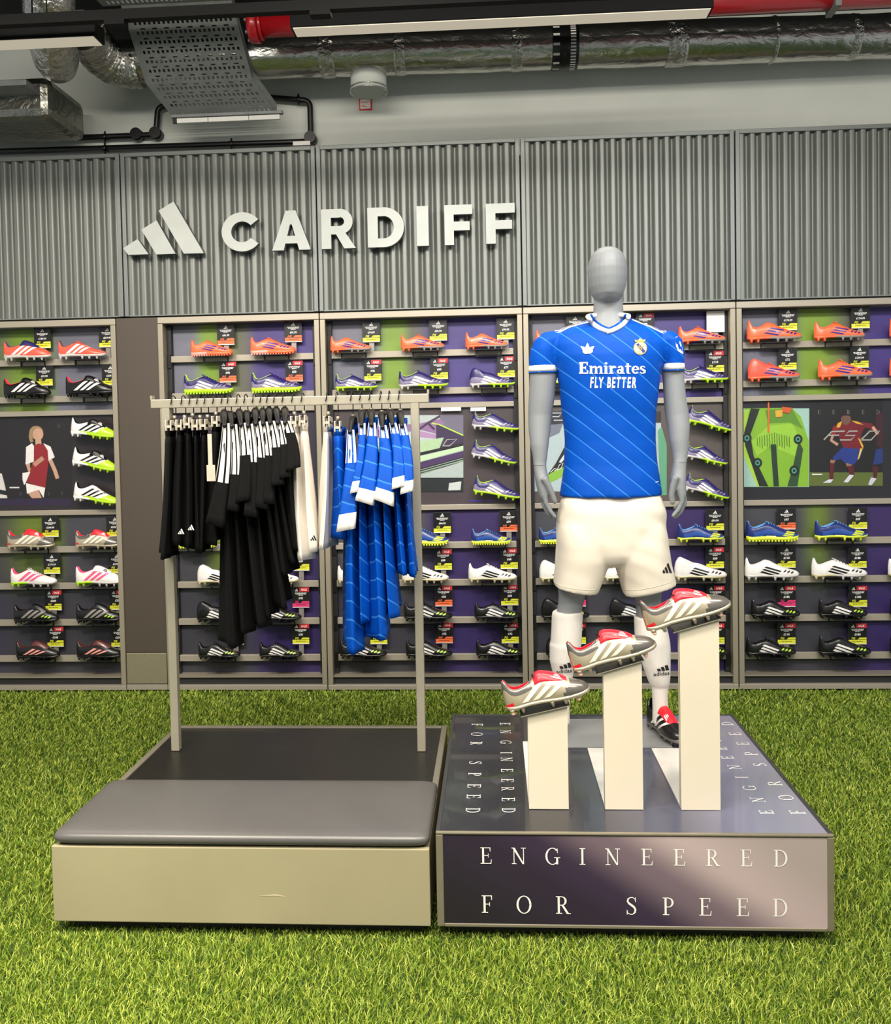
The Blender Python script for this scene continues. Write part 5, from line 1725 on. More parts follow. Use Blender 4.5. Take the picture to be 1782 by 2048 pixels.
hand([(921, 1360, 13.2, .027), (938, 1358, 14, .031), (956, 1356, 15.5, .040), (976, 1357, 14, .045), (990, 1360, 11.5, .044), (1000, 1362, 8, .036)],
     [([(1361, 985), (1364, 1004), (1356, 1020), (1346, 1032)], -.034, .0115, .0085), ([(1364, 987), (1368, 1008), (1361, 1024), (1350, 1035)], -.011, .0115, .0085),
      ([(1366, 985), (1370, 1005), (1363, 1020), (1352, 1030)], .012, .011, .008), ([(1366, 982), (1368, 998), (1360, 1010), (1349, 1017)], .034, .0098, .0072)],
     ([(1352, 953), (1346, 972), (1343, 990), (1345, 1006)], -.046, .0145, .0105), MY - .04)
LEG_L = [(1040, 1172, 52), (1110, 1163, 46), (1150, 1152, 38), (1190, 1144, 27), (1205, 1142, 25.5), (1225, 1138, 25), (1260, 1134, 28), (1300, 1130, 25), (1345, 1126, 18), (1385, 1124, 13.5), (1425, 1124, 13), (1450, 1122, 14)]
LEG_R = [(1040, 1268, 52), (1110, 1280, 46), (1150, 1288, 38), (1190, 1296, 27), (1205, 1297, 25.5), (1235, 1299, 26), (1270, 1304, 29), (1310, 1311, 26), (1350, 1317, 18), (1390, 1320, 13.5), (1425, 1321, 13), (1450, 1322, 14)]
mb.loft(limb(LEG_L, MY)); mb.loft(limb(LEG_R, MY))
body = part_from(fused(mb, .0042, 4), 'body', M_skin, man)
# joint seams at wrists
for rows, yy in ((ARM_L, 930), (ARM_R, 925)):
    cx, hw = (1079.5, 12.9) if rows is ARM_L else (1360, 13.6)
    r_ = ring(yy, cx - hw, cx + hw, .0275, MY - .04, 24)
    MB().tube(r_ + [r_[0]], .0009, 5).build('wrist_seam', mat('seam_grey', '#5c5e60', .6), man)

# ---- shirt
mb = MB()
TORSO = [(991, 1118.5, 1323.5, .138), (975, 1121, 1321, .134), (960, 1123, 1319, .130), (930, 1128, 1315, .120), (880, 1130, 1311, .116), (830, 1126, 1311, .120), (790, 1121, 1315, .130), (745, 1113, 1322, .137), (712, 1101, 1332, .133), (688, 1096, 1338, .120),
         (670, 1103, 1331, .105), (657, 1124, 1310, .090), (647, 1152, 1282, .080), (638, 1174, 1259, .072)]
mb.loft([ring(y, a, b, d, MY, 40, .9) for y, a, b, d in TORSO])
SL_L = [(664, 1110, 22), (680, 1098, 30), (700, 1091, 31), (720, 1087.5, 30), (739, 1086.5, 28.5)]
SL_R = [(664, 1326, 20), (680, 1336, 27), (700, 1342, 26), (718, 1345, 23.5), (735, 1345.5, 22)]
mb.loft(limb(SL_L, MY, 24, 1.12)); mb.loft(limb(SL_R, MY, 24, 1.3))
def wr(c):
    u = mnoise.noise(Vector((c.x * 9 + c.z * 5, c.y * 6, c.z * 3)))
    v = mnoise.noise(Vector((c.x * 22, c.y * 16, c.z * 9 + 5)))
    return .0055 * u + .0022 * v
M_kit = blue_fabric('blue_shirt_fabric', 14.5, (.78, 0, .95), .94)
shirt_me = fused(mb, .0055, 6, wr)
bvh = BVHTree.FromPolygons([v.co.copy() for v in shirt_me.vertices], [list(p.vertices) for p in shirt_me.polygons])
# the neck opening
_b = bmesh.new(); _b.from_mesh(shirt_me)
def inside_v(p):
    x, y = project(p)
    return p.y < MY + .06 and y < 662 - abs(x - 1217) * .82 and abs(x - 1217) < 41
bmesh.ops.delete(_b, geom=[f for f in _b.faces if inside_v(f.calc_center_median())], context='FACES')
_b.to_mesh(shirt_me); _b.free()
shirt_o = part_from(shirt_me, 'shirt', M_kit, man)
M_cuff = mat('cuff_white', '#f2efe9', .6, noise=.02)
def cuff(rows, ratio):
    secs = limb(rows, MY, 28, ratio)
    inner = limb([(r[0], r[1], r[2] - 2.0) for r in rows[::-1]], MY, 28, ratio)
    MB().loft(secs + inner, caps=False).build('cuff', M_cuff, shirt_o)
cuff([(732, 1086.7, 29.4), (738, 1086.5, 29.6), (744, 1086.3, 29.4)], 1.12)
cuff([(728, 1345.3, 23.2), (734, 1345.5, 23.4), (740, 1345.6, 23.2)], 1.3)
MB().loft(limb([(744, 1086.3, 29.2), (746.5, 1086.3, 29.2)], MY, 28, 1.12), caps=False).build('cuff_piping', M_kit, shirt_o)
MB().loft(limb([(740, 1345.6, 23.1), (742.5, 1345.6, 23.1)], MY, 28, 1.3), caps=False).build('cuff_piping', M_kit, shirt_o)
def drape(px, py, off=.0022, bv=None, Y=MY):
    d = ray(px, py).normalized()
    o = Vector((0, 0, CAMH))
    hit = (bv or bvh).ray_cast(o, d)
    if hit[0] is None:
        return W(px, py, Y - .1)
    return hit[0] - d * off
def drape_polys(name, polys, m, parent, off=.0022, bv=None, fan=False):
    b2 = MB()
    for k, q in enumerate(polys):
        b2.add([drape(x, y, off + k * .00003, bv) for x, y in q], [list(range(len(q)))])
    o = b2.build(name, m, parent, recalc=False)
    return o
# collar: crossover band
def band(path, w, name, m, off0=.004):
    q = []
    for (x, y), nrm in path:
        q.append(((x - nrm[0] * w / 2, y - nrm[1] * w / 2), (x + nrm[0] * w / 2, y + nrm[1] * w / 2)))
    b2 = MB()
    rows = [[drape(*a, off0), drape((a[0] + b[0]) / 2, (a[1] + b[1]) / 2, off0 + .002), drape(*b, off0)] for a, b in q]
    b2.loft(rows, caps=False, closed=False)
    return b2
neck_bv = bvh
cp = [(1176, 633), (1181, 642), (1189, 650), (1199, 656.5), (1210, 661), (1219, 663)]
cq = [(1213, 664.5), (1224, 661.5), (1236, 656), (1246, 649), (1253, 641), (1257, 633)]
def dense(p, k=4):
    out = []
    for a, b in zip(p[:-1], p[1:]):
        for i in range(k):
            out.append((a[0] + (b[0] - a[0]) * i / k, a[1] + (b[1] - a[1]) * i / k))
    return out + [p[-1]]
def cpt(x, y):
    u = min(1, abs(x - 1217) / 41)
    h = drape(x, y, .003)
    Yt = (MY - .094) * (1 - u ** 2) + (MY - .028) * u ** 2
    return W(x, y, min(Yt, h.y))
col_mb = MB()
for path in (cp, cq):
    P3 = [cpt(x, y) for x, y in dense(path)]
    col_mb.tube(P3, .0095, 8)
# back of the collar around the neck
a3, b3 = cpt(*cp[0]), cpt(*cq[-1])
back = []
for k in range(13):
    th = PI * k / 12
    c = (a3 + b3) / 2
    back.append((c.x - (b3.x - a3.x) / 2 * math.cos(th), c.y + .098 * math.sin(th), c.z + .018 * math.sin(th)))
col_mb.tube(back, .0095, 8)
col_mb.build('collar', M_cuff, shirt_o)
# blue edge inside the collar
inn = MB()
for path, dx in ((cp, 5.5), (cq, -5.5)):
    P3 = [cpt(x + dx, y - 4.5) for i, (x, y) in enumerate(dense(path)[:-3] if dx > 0 else dense(path)[3:])]
    inn.tube(P3, .0045, 6)
inn.build('collar_piping', M_kit, shirt_o)
# three shoulder stripes each side, lying on top of the shoulders
def on_top(x, y):
    h = bvh.ray_cast(Vector((x, y, 3.0)), Vector((0, 0, -1)))
    return (h[0] + Vector((0, 0, .002))) if h[0] else Vector((x, y, 1.9))
for xa, xb in ((W(1176, 640, MY).x, W(1108, 660, MY).x), (W(1260, 640, MY).x, W(1328, 660, MY).x)):
    for k in range(3):
        y0 = MY - .062 + k * .026
        rows = []
        for i in range(13):
            x = xa + (xb - xa) * i / 12
            yy = y0 + .01 * i / 12
            rows.append([on_top(x, yy), on_top(x, yy + .012)])
        MB().loft(rows, caps=False, closed=False).build('shoulder_stripe', M_cuff, shirt_o)
# lettering on the chest
EM = {
    'E': ([rect(.06, .28, 0, 1), rect(0, .62, .9, 1), rect(0, .64, 0, .1), rect(.2, .48, .46, .56), rect(.53, .62, .72, 1), rect(.55, .64, 0, .28), rect(.42, .49, .38, .64)], .72),
    'm': ([rect(.05, .21, 0, .66), rect(.40, .56, 0, .48), rect(.75, .91, 0, .48), rect(0, .27, 0, .07), rect(.35, .62, 0, .07), rect(.70, .97, 0, .07), rect(0, .2, .6, .68)] + arc(.38, .46, .18, .21, .15, .11, 0, 170, 8) + arc(.73, .46, .18, .21, .15, .11, 0, 170, 8), 1.02),
    'i': ([rect(.07, .24, 0, .66), rect(0, .31, 0, .07), rect(0, .2, .6, .68)] + arc(.155, .88, .10, .10, .0999, .0999, 0, 360, 10), .36),
    'r': ([rect(.07, .24, 0, .66), rect(0, .33, 0, .07), rect(0, .2, .6, .68)] + arc(.36, .45, .17, .23, .15, .13, 40, 175, 8) + arc(.44, .56, .08, .08, .0799, .0799, 0, 360, 10), .54),
    'a': ([rect(.33, .49, .05, .48), rect(.33, .58, 0, .08)] + arc(.28, .45, .21, .23, .16, .10, 0, 165, 10) + arc(.22, .19, .21, .20, .15, .09, 0, 360, 16), .60),
    't': ([rect(.10, .27, .12, .88), rect(0, .42, .58, .67)] + arc(.28, .15, .18, .16, .16, .09, 180, 310, 8), .46),
    'e': (arc(.27, .335, .27, .345, .16, .10, 5, 320, 20) + [rect(.1, .52, .32, .40)], .56),
    's': (stroke([(.36, .52), (.30, .61), (.20, .63), (.09, .56), (.10, .44), (.24, .34), (.36, .24), (.36, .12), (.24, .04), (.10, .06), (.04, .16)], [.07, .08, .09, .13, .16, .17, .16, .13, .09, .08, .07]), .45)}
wtot = sum(EM[c][1] for c in 'Emirates')
x = 1158.0; k_ = (1292 - 1158) / wtot
M_print = mat('shirt_print_white', '#f4f2ee', .6, noise=0)
for ch in 'Emirates':
    polys, w = EM[ch]
    base = lambda xx: 747 + (xx - 1158) * .012
    drape_polys('chest_letter', [[(x + a * k_, 747.5 - b * 23.5) for a, b in q] for q in polys], M_print, shirt_o)
    x += w * k_
x = 1180.0
words = 'FLY BETTER'
adv = {c: (text_mesh(c, .035, .15)[2] if c != ' ' else .30) + .14 for c in words}
k_ = (1274 - 1180) / sum(adv[c] for c in words)
for ch in words:
    if ch != ' ':
        v, f, w = text_mesh(ch, .035, .15)
        b2 = MB(); b2.add([drape(x + a * k_, 776 - b * 22) for a, b in v], f)
        b2.build('chest_letter', M_print, shirt_o, recalc=False)
    x += adv[ch] * k_
# leaf emblem
def leaf(cx, cy, ang, L_, w_):
    pts = []
    for i in range(13):
        u = i / 12
        pts.append((u * L_, w_ * math.sin(PI * u ** .75)))
    for i in range(11, 0, -1):
        u = i / 12
        pts.append((u * L_, -w_ * math.sin(PI * u ** .75)))
    c, s_ = math.cos(ang), math.sin(ang)
    return [(cx + a * c - b * s_, cy - (a * s_ + b * c)) for a, b in pts]
drape_polys('leaf_emblem', [leaf(1175, 703, math.radians(a), 17.5, 4.0) for a in (38, 90, 142)] + [[(1165, 701), (1186, 700.5), (1185, 704), (1181, 707), (1170, 707.5), (1166, 705)]], M_print, shirt_o, .0026)
# crest
M_gold = mat('crest_gold', '#c9a553', .5, noise=.05); M_cream = mat('crest_cream', '#e6dcc4', .5); M_navyc = mat('crest_navy', '#26367c', .5)
circ = lambda cx, cy, a, b, n=20: [(cx + a * math.cos(2 * PI * i / n), cy + b * math.sin(2 * PI * i / n)) for i in range(n)]
cr = drape_polys('crest', [circ(1280.5, 696, 13.6, 13.6)], M_gold, shirt_o, .003)
drape_polys('crest_field', [circ(1280.5, 696, 11.3, 11.3)], M_cream, shirt_o, .0037)
drape_polys('crest_band', [[(1272, 689), (1277, 686), (1291, 702), (1286, 706)]], M_navyc, shirt_o, .0044)
drape_polys('crest_monogram', stroke([(1284, 688), (1277, 692), (1284, 698), (1277, 703)], 1.8) + stroke([(1274, 697), (1288, 692)], 1.6), M_gold, shirt_o, .005)
drape_polys('crest_crown', [[(1271, 684), (1269, 679), (1275, 681), (1280, 676), (1285.5, 680), (1291, 678), (1289, 684), (1280, 682)]], M_gold, shirt_o, .0037)
# sleeve badge on the viewer's right sleeve
drape_polys('sleeve_badge', [[(1351, 674), (1355, 673), (1361, 684), (1365, 697), (1366.5, 708), (1362, 706), (1356, 702), (1352, 692)]], M_print, shirt_o, .003)
drape_polys('hem_tag', [[(1311, 964), (1317, 962), (1317, 963.5), (1311, 965.5)]], M_print, shirt_o, .003)

# ---- shorts
mb = MB()
mb.loft([ring(y, a, b, d, MY, 40, .74) for y, a, b, d in ((1128, 1190, 1256, .09), (1118, 1160, 1286, .128), (1104, 1128, 1320, .142), (1085, 1115, 1333, .147), (1050, 1113, 1333, .148), (1020, 1116, 1331, .140), (1000, 1121, 1324, .126), (990, 1126, 1318, .112), (978, 1134, 1310, .10))])
secs = []
for y, a, b, sl, hd in ((1010, 1136, 1205, 0, .085), (1050, 1115, 1222, 0, .130), (1085, 1113, 1224, 0, .144), (1115, 1112.5, 1220, -.01, .145), (1140, 1111, 1211, -.05, .139), (1160, 1109, 1202, -.10, .135), (1178, 1107, 1194, -.20, .132)):
    secs.append(ring(y, a, b, hd, MY - .003, 32, .74, slant=sl))
mb.loft(secs)
secs = []
for y, a, b, sl, hd in ((1010, 1240, 1312, 0, .085), (1050, 1223, 1331, 0, .130), (1085, 1222, 1335, 0, .144), (1115, 1225, 1338, .01, .145), (1140, 1233, 1343, .05, .139), (1160, 1241, 1347, .11, .135), (1177, 1248, 1351, .24, .132)):
    secs.append(ring(y, a, b, hd, MY - .003, 32, .74, slant=sl))
mb.loft(secs)
def wr2(c):
    u = mnoise.noise(Vector((c.x * 14, c.y * 8, c.z * 4)))
    v = mnoise.noise(Vector((c.x * 8 + c.z * 14, c.y * 6, c.z * 8)))
    return .0060 * u + .0045 * v
sh_me = fused(mb, .0055, 20, wr2)
bvh2 = BVHTree.FromPolygons([v.co.copy() for v in sh_me.vertices], [list(p.vertices) for p in sh_me.polygons])
M_kshort = mat('white_short_fabric', '#e2d8c6', .75, noise=.02, nscale=12, sheen=.1, bump=.05, bscale=30)
shorts_o = part_from(sh_me, 'shorts', M_kshort, man)
M_ink = mat('print_black', '#131313', .6, noise=0)
mb = MB()
for poly in ([(-.5, .16), (-.30, .29), (-.13, 0), (-.42, 0)], [(-.24, .40), (-.03, .54), (.27, 0), (-.02, 0)], [(.03, .68), (.24, .82), (.70, 0), (.41, 0)]):
    mb.add([drape(1333 + a * 16, 1146 - b * 25, .003, bvh2) for a, b in poly], [(0, 1, 2, 3)])
mb.build('shorts_logo', M_ink, shorts_o, recalc=False)
hemL = [(1109, 1166), (1125, 1173), (1150, 1178), (1175, 1180.5), (1192, 1180)]
hemR = [(1250, 1181), (1275, 1180), (1305, 1175), (1330, 1168), (1347, 1161)]
for hm in (hemL, hemR):
    MB().tube([drape(x, y, .0003, bvh2) for x, y in dense(hm, 5)], .0012, 5).build('hem_seam', mat('seam_cream', '#d8cdb9', .8), shorts_o)

# ---- socks
M_sock = mat('sock_white', '#e0dad2', .85, noise=.03, bump=.12, bscale=60, stretch=(6, 6, .5))
def sock(rows, name='sock'):
    m_ = MB(); m_.loft(limb(rows, MY, 24, 1.08))
    me = fused(m_, .005, 3, lambda c: .0012 * mnoise.noise(Vector((c.x * 30, c.y * 30, c.z * 12))))
    bv = BVHTree.FromPolygons([v.co.copy() for v in me.vertices], [list(p.vertices) for p in me.polygons])
    return part_from(me, 'sock', M_sock, man), bv
SK_L = [(1222, 1136, 30), (1228, 1135, 31), (1260, 1133.5, 31), (1283, 1132, 31), (1288, 1131, 32), (1320, 1127, 28), (1345, 1126, 21), (1372, 1125, 18), (1376, 1125, 16.5), (1400, 1124, 15.5), (1425, 1124, 15.5), (1446, 1123, 17)]
SK_R = [(1232, 1298, 30), (1238, 1299, 31), (1268, 1303, 34), (1282, 1305, 34.5), (1300, 1309, 32), (1330, 1313, 28), (1356, 1317, 23), (1367, 1319, 20), (1372, 1320, 17), (1390, 1320, 16), (1420, 1321, 16), (1446, 1323, 18)]
for rows, cx, cy in ((SK_L, 1127, 1340), (SK_R, 1322, 1345)):
    o, bv = sock(rows)
    b2 = MB()
    for k in range(3):
        a = cx - 6 + k * 8
        hh = 5 + 2.5 * k
        q = [(a, cy - 2 - k), (a + 6.5, cy - 3 - k), (a + 3.5, cy - 3 - k - hh), (a - 2.5, cy - 2 - k - hh)]
        b2.add([drape(x, y, .003, bv) for x, y in q], [(0, 1, 2, 3)])
    b2.build('sock_logo', M_ink, o, recalc=False)['kind'] = 'stuff'
    v, f, w = text_mesh('adidas', .01, 0)
    b2 = MB(); b2.add([drape(cx - 15 + a / w * 32, cy + 6 - b * 7.5 - (a / w - .5) * 3, .003, bv) for a, b in v], f)
    b2.build('sock_lettering', M_ink, o, recalc=False)['kind'] = 'stuff'

# ---- boots on the mannequin's feet
kind('manboot', 'pred', B['black'], B['graph'], 'fg', B['black'], B['white'], ('p', dict(x=.24, z0=.12, wd=.05)), 'black boot with red tongue', laced=False, fold=(B['red'], B['white']))
for hx, hy, tx, ty in ((.625, 3.68, .70, 3.41), (.26, 3.68, .19, 3.415)):
    yaw = math.atan2(ty - hy, tx - hx)
    place_boot('manboot', (hx, hy, PZ + .006), .285, None, yaw=yaw, parent=man, both=True)
# ------------------------------------------------------------------ ceiling services
def foil_mat(name, col='#b9b9b4', rough=.22, sc=18, strength=.6, stretch=(1, 1, 1)):
    m = bpy.data.materials.new(name); m.use_nodes = True
    N, L = m.node_tree.nodes, m.node_tree.links
    b = N['Principled BSDF']; b.inputs['Metallic'].default_value = 1.0; b.inputs['Roughness'].default_value = rough
    b.inputs['Base Color'].default_value = lin(col)
    tc = N.new('ShaderNodeTexCoord'); mp = N.new('ShaderNodeMapping'); mp.inputs['Scale'].default_value = stretch
    L.new(tc.outputs['Object'], mp.inputs[0])
    v = N.new('ShaderNodeTexVoronoi'); v.inputs['Scale'].default_value = sc; v.feature = 'DISTANCE_TO_EDGE'
    n = N.new('ShaderNodeTexNoise'); n.inputs['Scale'].default_value = sc * 1.4; n.inputs['Detail'].default_value = 5; n.inputs['Distortion'].default_value = 1.2
    L.new(mp.outputs[0], n.inputs['Vector']); L.new(mp.outputs[0], v.inputs['Vector'])
    ad = N.new('ShaderNodeMath'); ad.operation = 'MULTIPLY_ADD'; ad.inputs[1].default_value = .35
    L.new(v.outputs['Distance'], ad.inputs[0]); L.new(n.outputs['Fac'], ad.inputs[2])
    bp = N.new('ShaderNodeBump'); bp.inputs['Strength'].default_value = strength; bp.inputs['Distance'].default_value = .02
    L.new(ad.outputs[0], bp.inputs['Height']); L.new(bp.outputs[0], b.inputs['Normal'])
    return m
M_foil = foil_mat('duct_foil', '#c6c5bf', rough=.27, sc=9, strength=.4, stretch=(.6, 1, 1))
M_foil2 = foil_mat('crumpled_foil', '#c6c5bf', rough=.26, sc=16, strength=.75)
M_foild = foil_mat('dull_foil', '#8f8f86', .3, 10, .4)
M_red = mat('sprinkler_red', '#a3131c', .3, noise=.06, coat=.3)
M_pipe = mat('black_pipe', '#0d0d0e', .35, noise=.05)
M_house = mat('black_luminaire', '#08090a', .6, noise=.05, spec=.15)
M_diff = mat('luminaire_diffuser', '#d8d0c0', .5, noise=0, emit=('#fff0d8', .35))
M_tray = mat('perforated_steel', '#7d807f', .5, .25, noise=.12, nscale=12)
M_lab = mat('duct_label_black', '#101012', .4)

# main duct along the wall
zc = W(500, 112, 5.2).z
def on_z(px, py, z):
    d = ray(px, py); t = (z - CAMH) / d.z
    return d.x * t, d.y * t
RD = .122
pa = Vector((-1.95, 5.20, zc))
xr, yr = on_z(1782, 72, zc)
pa = Vector(W(230, 125, 5.2)); pa.z = zc
pb = Vector((xr, yr, zc))
dr = (pb - pa).normalized()
pb2 = pb + dr * 1.0
t = thing('air_duct', 'long foil-wrapped round air duct running along the top of the wall', 'duct', (pa + pb) / 2)
def duct_at(px, py=110):
    # parameter along the duct axis below pixel column px
    best = min(range(400), key=lambda i: abs(project(pa + dr * (i * .012))[0] - px))
    return pa + dr * (best * .012)
path = [pa.lerp(pb2, i / 60) for i in range(61)]
rg = random.Random(4)
MB().tube(path, [RD * (1 + rg.uniform(-.02, .02)) for _ in path], 28).build('duct_body', M_foil, t)
for px, w, r in ((655, .085, 1.05), (800, .06, 1.04), (1030, .06, 1.03), (1350, .11, 1.06), (1545, .02, 1.05), (1700, .05, 1.02)):
    c = duct_at(px)
    pts = [c + dr * (w * (k / 6 - .5)) for k in range(7)]
    MB().tube(pts, [RD * (r - .02 * abs(k - 3) / 3 + rg.uniform(0, .01)) for k in range(7)], 26).build('foil_wrap', M_foil2, t)
c = duct_at(1128)
MB().tube([c - dr * .075, c + dr * .075], RD * 1.035, 32).build('label_band', M_lab, t)
mb = MB()
side = Vector((0, 0, 1)).cross(dr)
for i in range(22):
    th = math.radians(120 + i * 8)
    for x0, x1, h in (((-.068, -.032, .11), (.030, .060, .075)) if i % 3 == 0 else ((.030, .060, .075),)):
        q = []
        for dx, da in ((x0, 0), (x1, 0), (x1, h), (x0, h)):
            a = th + da
            q.append(c + dr * dx + (Vector((0, -1, 0)) * math.sin(a - PI / 2) * 1 + Vector((0, 0, 1)) * math.cos(a - PI / 2)) * RD * 1.042)
        mb.add(q, [(0, 1, 2, 3)])
mb.build('label_print', M_white, t, recalc=False)['kind'] = 'stuff'
# spigot below the duct, closed by a pale disc
c = duct_at(735)
z0 = W(735, 186, 5.28).z
MB().tube([(c.x, c.y + .03, c.z - .08), (c.x, c.y + .03, z0)], .105, 28).build('spigot', M_wall, t)
for zz in (z0, z0 + .02):
    rp = [(c.x + .107 * math.cos(2 * PI * k / 32), c.y + .03 + .107 * math.sin(2 * PI * k / 32), zz) for k in range(33)]
    MB().tube(rp, .004, 6).build('spigot_rim', M_foil, t)
# small notice on the wall below
t = thing('wall_notice', 'small white notice with a red border on the wall under the duct', 'sign', W(731, 221, YBW - .004))
a, b = W(718.5, 221, YBW - .004), W(743.5, 196, YBW - .004)
MB().box(a.x, b.x, YBW - .006, YBW, a.z, b.z).build('border', M_cred, t)
MB().box(a.x + .008, b.x - .008, YBW - .008, YBW - .006, a.z + .008, b.z - .008).build('card', M_white, t)
mb = MB()
mb.box(a.x + .012, b.x - .012, YBW - .0084, YBW - .008, b.z - .0245, b.z - .0225)
for k in range(4):
    mb.box(a.x + .014 + .010 * k, a.x + .021 + .010 * k, YBW - .0084, YBW - .008, a.z + .042, a.z + .047)
for k in range(2):
    mb.box(a.x + .014, a.x + .05 - .012 * k, YBW - .0084, YBW - .008, a.z + .018 + .010 * k, a.z + .022 + .010 * k)
mb.build('print', M_cred, t, recalc=False)['kind'] = 'stuff'

# branch ducts at the left
t = thing('branch_duct', 'foil-wrapped branch duct dropping from the ceiling at top left', 'duct', W(110, 130, 4.75))
pth = [W(95, -60, 4.3), W(98, 20, 4.5), W(104, 80, 4.65), W(112, 118, 4.78), W(116, 132, 4.85)]
MB().tube(pth, [.125, .125, .122, .118, .10], 26).build('duct_body', M_foil2, t)
MB().tube([W(98, 24, 4.51), W(99, 32, 4.53)], .128, 26).build('foil_wrap', M_foil, t)
t = thing('flexible_duct', 'dark crinkled flexible duct elbow beside the perforated tray', 'duct', W(205, 110, 5.1))
pth = [W(165, 60, 4.85), W(185, 90, 5.0), W(205, 112, 5.1), W(228, 128, 5.17), W(250, 134, 5.2), W(285, 134, 5.2)]
pth = [Vector(p) for p in pth]
fine = []
for i in range(len(pth) - 1):
    for k in range(8):
        fine.append(pth[i].lerp(pth[i + 1], k / 8))
fine.append(pth[-1])
MB().tube(fine, [.118 * (1 + .035 * math.sin(i * 1.7)) for i in range(len(fine))], 24).build('duct_body', M_foil2, t)
t = thing('square_duct', 'insulated square foil duct at the left edge of the ceiling', 'duct', W(60, 200, 5.2))
a, b = W(-160, 245, 4.95), W(75, 168, 4.95)
MB().box(a.x, W(98, 200, 4.95).x, 4.95, 5.42, W(60, 235, 4.95).z, W(60, 150, 4.95).z, bev=.05).build('duct_body', M_foild, t)
MB().box(a.x, W(52, 170, 4.80).x, 4.80, 5.0, W(40, 170, 4.8).z, W(40, 158, 4.8).z, bev=.004).build('flange', M_tray, t)

# perforated cable tray
t = thing('cable_tray', 'perforated grey metal cable tray bending down to the wall', 'cable tray', W(450, 232, 5.3))
A, Bq = W(345, 234, 5.30), W(553, 224, 5.30)
Cq, D = W(292, 166, 5.15), W(505, 160, 5.15)
E_, F2 = W(250, 38, 4.93), W(470, 26, 4.93)
Cq.z = D.z = (Cq.z + D.z) / 2; A.z = Bq.z = (A.z + Bq.z) / 2; E_.z = F2.z = (E_.z + F2.z) / 2
G2, H2 = E_ + (E_ - Cq) * .6, F2 + (F2 - D) * .6
def perforated(c00, c10, c01, c11, nu, nv, thick=.002):
    mb = MB()
    idx = {}
    def vid(i, j):
        if (i, j) not in idx:
            idx[(i, j)] = len(mb.v)
            u, v = i / nu, j / nv
            mb.v.append(tuple(c00.lerp(c10, u).lerp(c01.lerp(c11, u), v)))
        return idx[(i, j)]
    for j in range(nv):
        for i in range(nu):
            jr = j % 6
            hole = False
            if 2 <= i < nu - 2:
                if jr in (1, 2) and i % 2 == 1: hole = True
                if jr == 4 and i % 5 in (0, 1) : hole = True
            if not hole:
                mb.f.append([vid(i, j), vid(i + 1, j), vid(i + 1, j + 1), vid(i, j + 1)]); mb.m.append(0); mb.sm.append(False)
    return mb
for nm, q, nv in (('tray_slope', (Cq, D, G2, H2), 66), ('tray_flat', (A, Bq, Cq, D), 24)):
    o = perforated(*q, 46, nv).build(nm, M_tray, t, recalc=False)
    md = o.modifiers.new('thickness', 'SOLIDIFY'); md.thickness = .003
for pts in ((A, Cq, E_, G2), (Bq, D, F2, H2)):
    mb = MB()
    for p, q in zip(pts[:-1], pts[1:]):
        up_ = Vector((0, -.02, .05)) if (q.z - p.z) > .3 else Vector((0, 0, .05))
        mb.add([p, q, q + up_, p + up_, p + Vector((.003, 0, 0)), q + Vector((.003, 0, 0)), q + up_ + Vector((.003, 0, 0)), p + up_ + Vector((.003, 0, 0))], [(0, 1, 2, 3), (4, 5, 6, 7), (3, 2, 6, 7)])
    mb.build('side_flange', M_tray, t)
a, b = W(343, 240, 5.27), W(566, 229, 5.27)
MB().box(a.x, b.x, 5.255, 5.285, A.z - .022, A.z - .003, bev=.003).build('end_bar', M_tray, t)
xs_ = [a.x + .01, a.x + .035, a.x + .225, a.x + .47, b.x - .015]
for k, (p, q) in enumerate(zip(xs_[:-1], xs_[1:])):
    MB().box(p, q - .004, 5.262, 5.28, A.z - .052, A.z - .026).build('trunking_cover', M_white if k else M_dark, t)

# black conduit with junction boxes on the wall
YC = YBW - .045
def conduit(name, label, path, boxes, clamps):
    t = thing(name, label, 'pipe', W(*path[0], YC))
    P3 = [W(x, y, YC) for x, y in path]
    fine = []
    for i, p in enumerate(P3):
        if 0 < i < len(P3) - 1:
            d0 = (P3[i - 1] - p).normalized(); d1 = (P3[i + 1] - p).normalized()
            r = .04
            for k in range(6):
                u = k / 5
                fine.append((p + d0 * r).lerp(p, u).lerp(p.lerp(p + d1 * r, u), u))
        else:
            fine.append(p)
    MB().tube(fine, .018, 12).build('pipe', M_pipe, t)
    for x, y in boxes:
        c = W(x, y, YC)
        MB().tube([(c.x, YBW - .002, c.z), (c.x, YC - .025, c.z)], .036, 20).build('junction_box', M_pipe, t)
    for x, y in clamps:
        c = W(x, y, YC)
        MB().tube([(c.x - .009, c.y, c.z), (c.x + .009, c.y, c.z)], .021, 14).tube([(c.x, c.y, c.z - .034), (c.x, c.y, c.z + .034)], .006, 8).box(c.x - .008, c.x + .008, YC, YBW - .002, c.z - .008, c.z + .008).build('clamp', M_pipe, t)
conduit('conduit_pipe', 'black conduit pipe with two junction boxes left of the cable tray', [(-60, 283), (275, 271), (312, 269), (316, 214), (350, 209)], [(274, 269), (312, 267)], [(210, 274)])
conduit('conduit_pipe', 'long black conduit pipe just above the ribbed header panels', [(-60, 305), (622, 283), (620, 202), (540, 195)], [(621, 276)], [(210, 297), (463, 288), (597, 199)])
t = thing('wall_label', 'small white label by the end of the black conduit', 'label', W(603, 287, YC - .03))
a, b = W(586, 291, YC - .03), W(620, 282, YC - .03)
MB().box(a.x, b.x, YC - .032, YC - .0185, a.z, b.z).build('label_card', M_white, t)

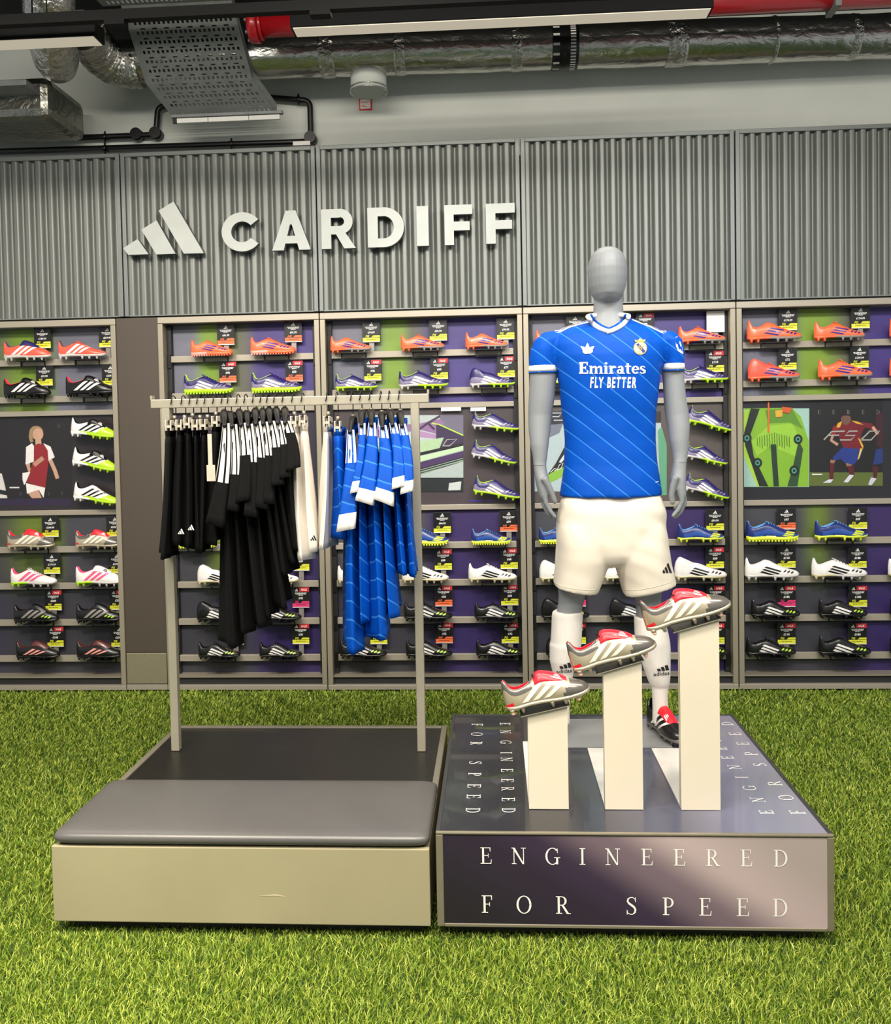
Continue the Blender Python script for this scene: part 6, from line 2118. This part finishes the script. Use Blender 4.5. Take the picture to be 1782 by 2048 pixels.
# red sprinkler pipe with flange
t = thing('sprinkler_pipe', 'red sprinkler main with a flanged end near the ceiling', 'pipe', W(560, 50, 4.75))
zr = W(545, 50, 4.75).z
p0 = W(500, 50, 4.75); p0.z = zr
p1x, p1y = on_z(1782, -12, zr)
p1 = Vector((p1x, p1y, zr)); dd = (p1 - p0).normalized()
MB().tube([p0 + dd * .02, p1 + dd * .6], .062, 24).build('pipe', M_red, t)
MB().tube([p0, p0 + dd * .05], .088, 24).tube([p0 + dd * .05, p0 + dd * .07], .074, 24).build('flange', M_red, t)
for k in range(8):
    th = 2 * PI * k / 8
    c = p0 + Vector((0, math.cos(th), math.sin(th))) * .075
    MB().tube([c - dd * .012, c + dd * .002], .008, 6).build('bolt', M_tray, t)
MB().box(p1.x - .30, p1.x - .27, p1.y - .07, p1.y + .07, zr - .075, zr + .075).build('hanger_strap', M_tray, t)

# suspended linear luminaires and their track
def luminaire(label, x0, y0, x1, y1, Y, h_px):
    z = W(x1 if x1 < 1500 else x0, y1, Y).z
    a = W(x0, y0, Y).x; b = W(x1, y1, Y).x
    zb = (W(x0, y0, Y).z + W(x1, y1, Y).z) / 2
    t = thing('linear_luminaire', label, 'light', ((a + b) / 2, Y + .05, zb), 'suspended linear lights')
    MB().box(a, b, Y, Y + .11, zb + .003, zb + .075, bev=.003).build('housing', M_house, t)
    MB().box(a + .012, b - .012, Y + .008, Y + .102, zb - .001, zb + .003).build('diffuser', M_diff, t)
    for xx in (a + .25, b - .25):
        MB().tube([(xx, Y + .055, zb + .07), (xx, Y + .055, ZC)], .003, 6).build('suspension_wire', M_pipe, t)
    l = area('luminaire_light', ((a + b) / 2, Y + .055, zb - .012), ((b - a) * .95, .09), 16, (1.0, .93, .82))
    l.parent = t; l.location = (0, .0, -.012)
luminaire('black suspended linear light above the header, longest one', 580, 56, 1428, 15, 4.25, 20)
luminaire('black suspended linear light cut off by the left edge', -420, 98, 190, 74, 4.05, 20)
t = thing('lighting_track', 'thin black lighting track crossing the top of the picture', 'track', W(450, 25, 3.9))
a, b = W(-300, 60, 3.9), W(1300, -8, 3.9)
zt_ = W(450, 28, 3.9).z
MB().box(a.x, b.x, 3.9, 3.94, zt_, zt_ + .045).build('track_rail', M_house, t)
for px in (228, 640):
    c = W(px, 28, 3.9)
    MB().box(c.x - .045, c.x + .045, 3.895, 3.945, zt_ - .022, zt_).build('track_adapter', M_house, t)
for px in (60, 900):
    c = W(px, 28, 3.9)
    MB().tube([(c.x, 3.92, zt_ + .04), (c.x, 3.92, ZC)], .004, 6).build('suspension_rod', M_pipe, t)
# second tray high up behind the track
t = thing('upper_cable_tray', 'flat grey cable tray high up at the top edge', 'cable tray', W(340, 3, 4.6))
q = [W(205, 10, 4.6), W(475, 0, 4.6)]
zq = W(340, 6, 4.6).z
o = perforated(Vector((q[0].x, 4.6, zq)), Vector((q[1].x, 4.6, zq)), Vector((q[0].x, 4.2, zq)), Vector((q[1].x, 4.2, zq)), 56, 24).build('tray_bed', M_tray, t, recalc=False)
md = o.modifiers.new('thickness', 'SOLIDIFY'); md.thickness = .003
MB().box(q[0].x, q[1].x, 4.598, 4.602, zq, zq + .05).build('side_flange', M_tray, t)
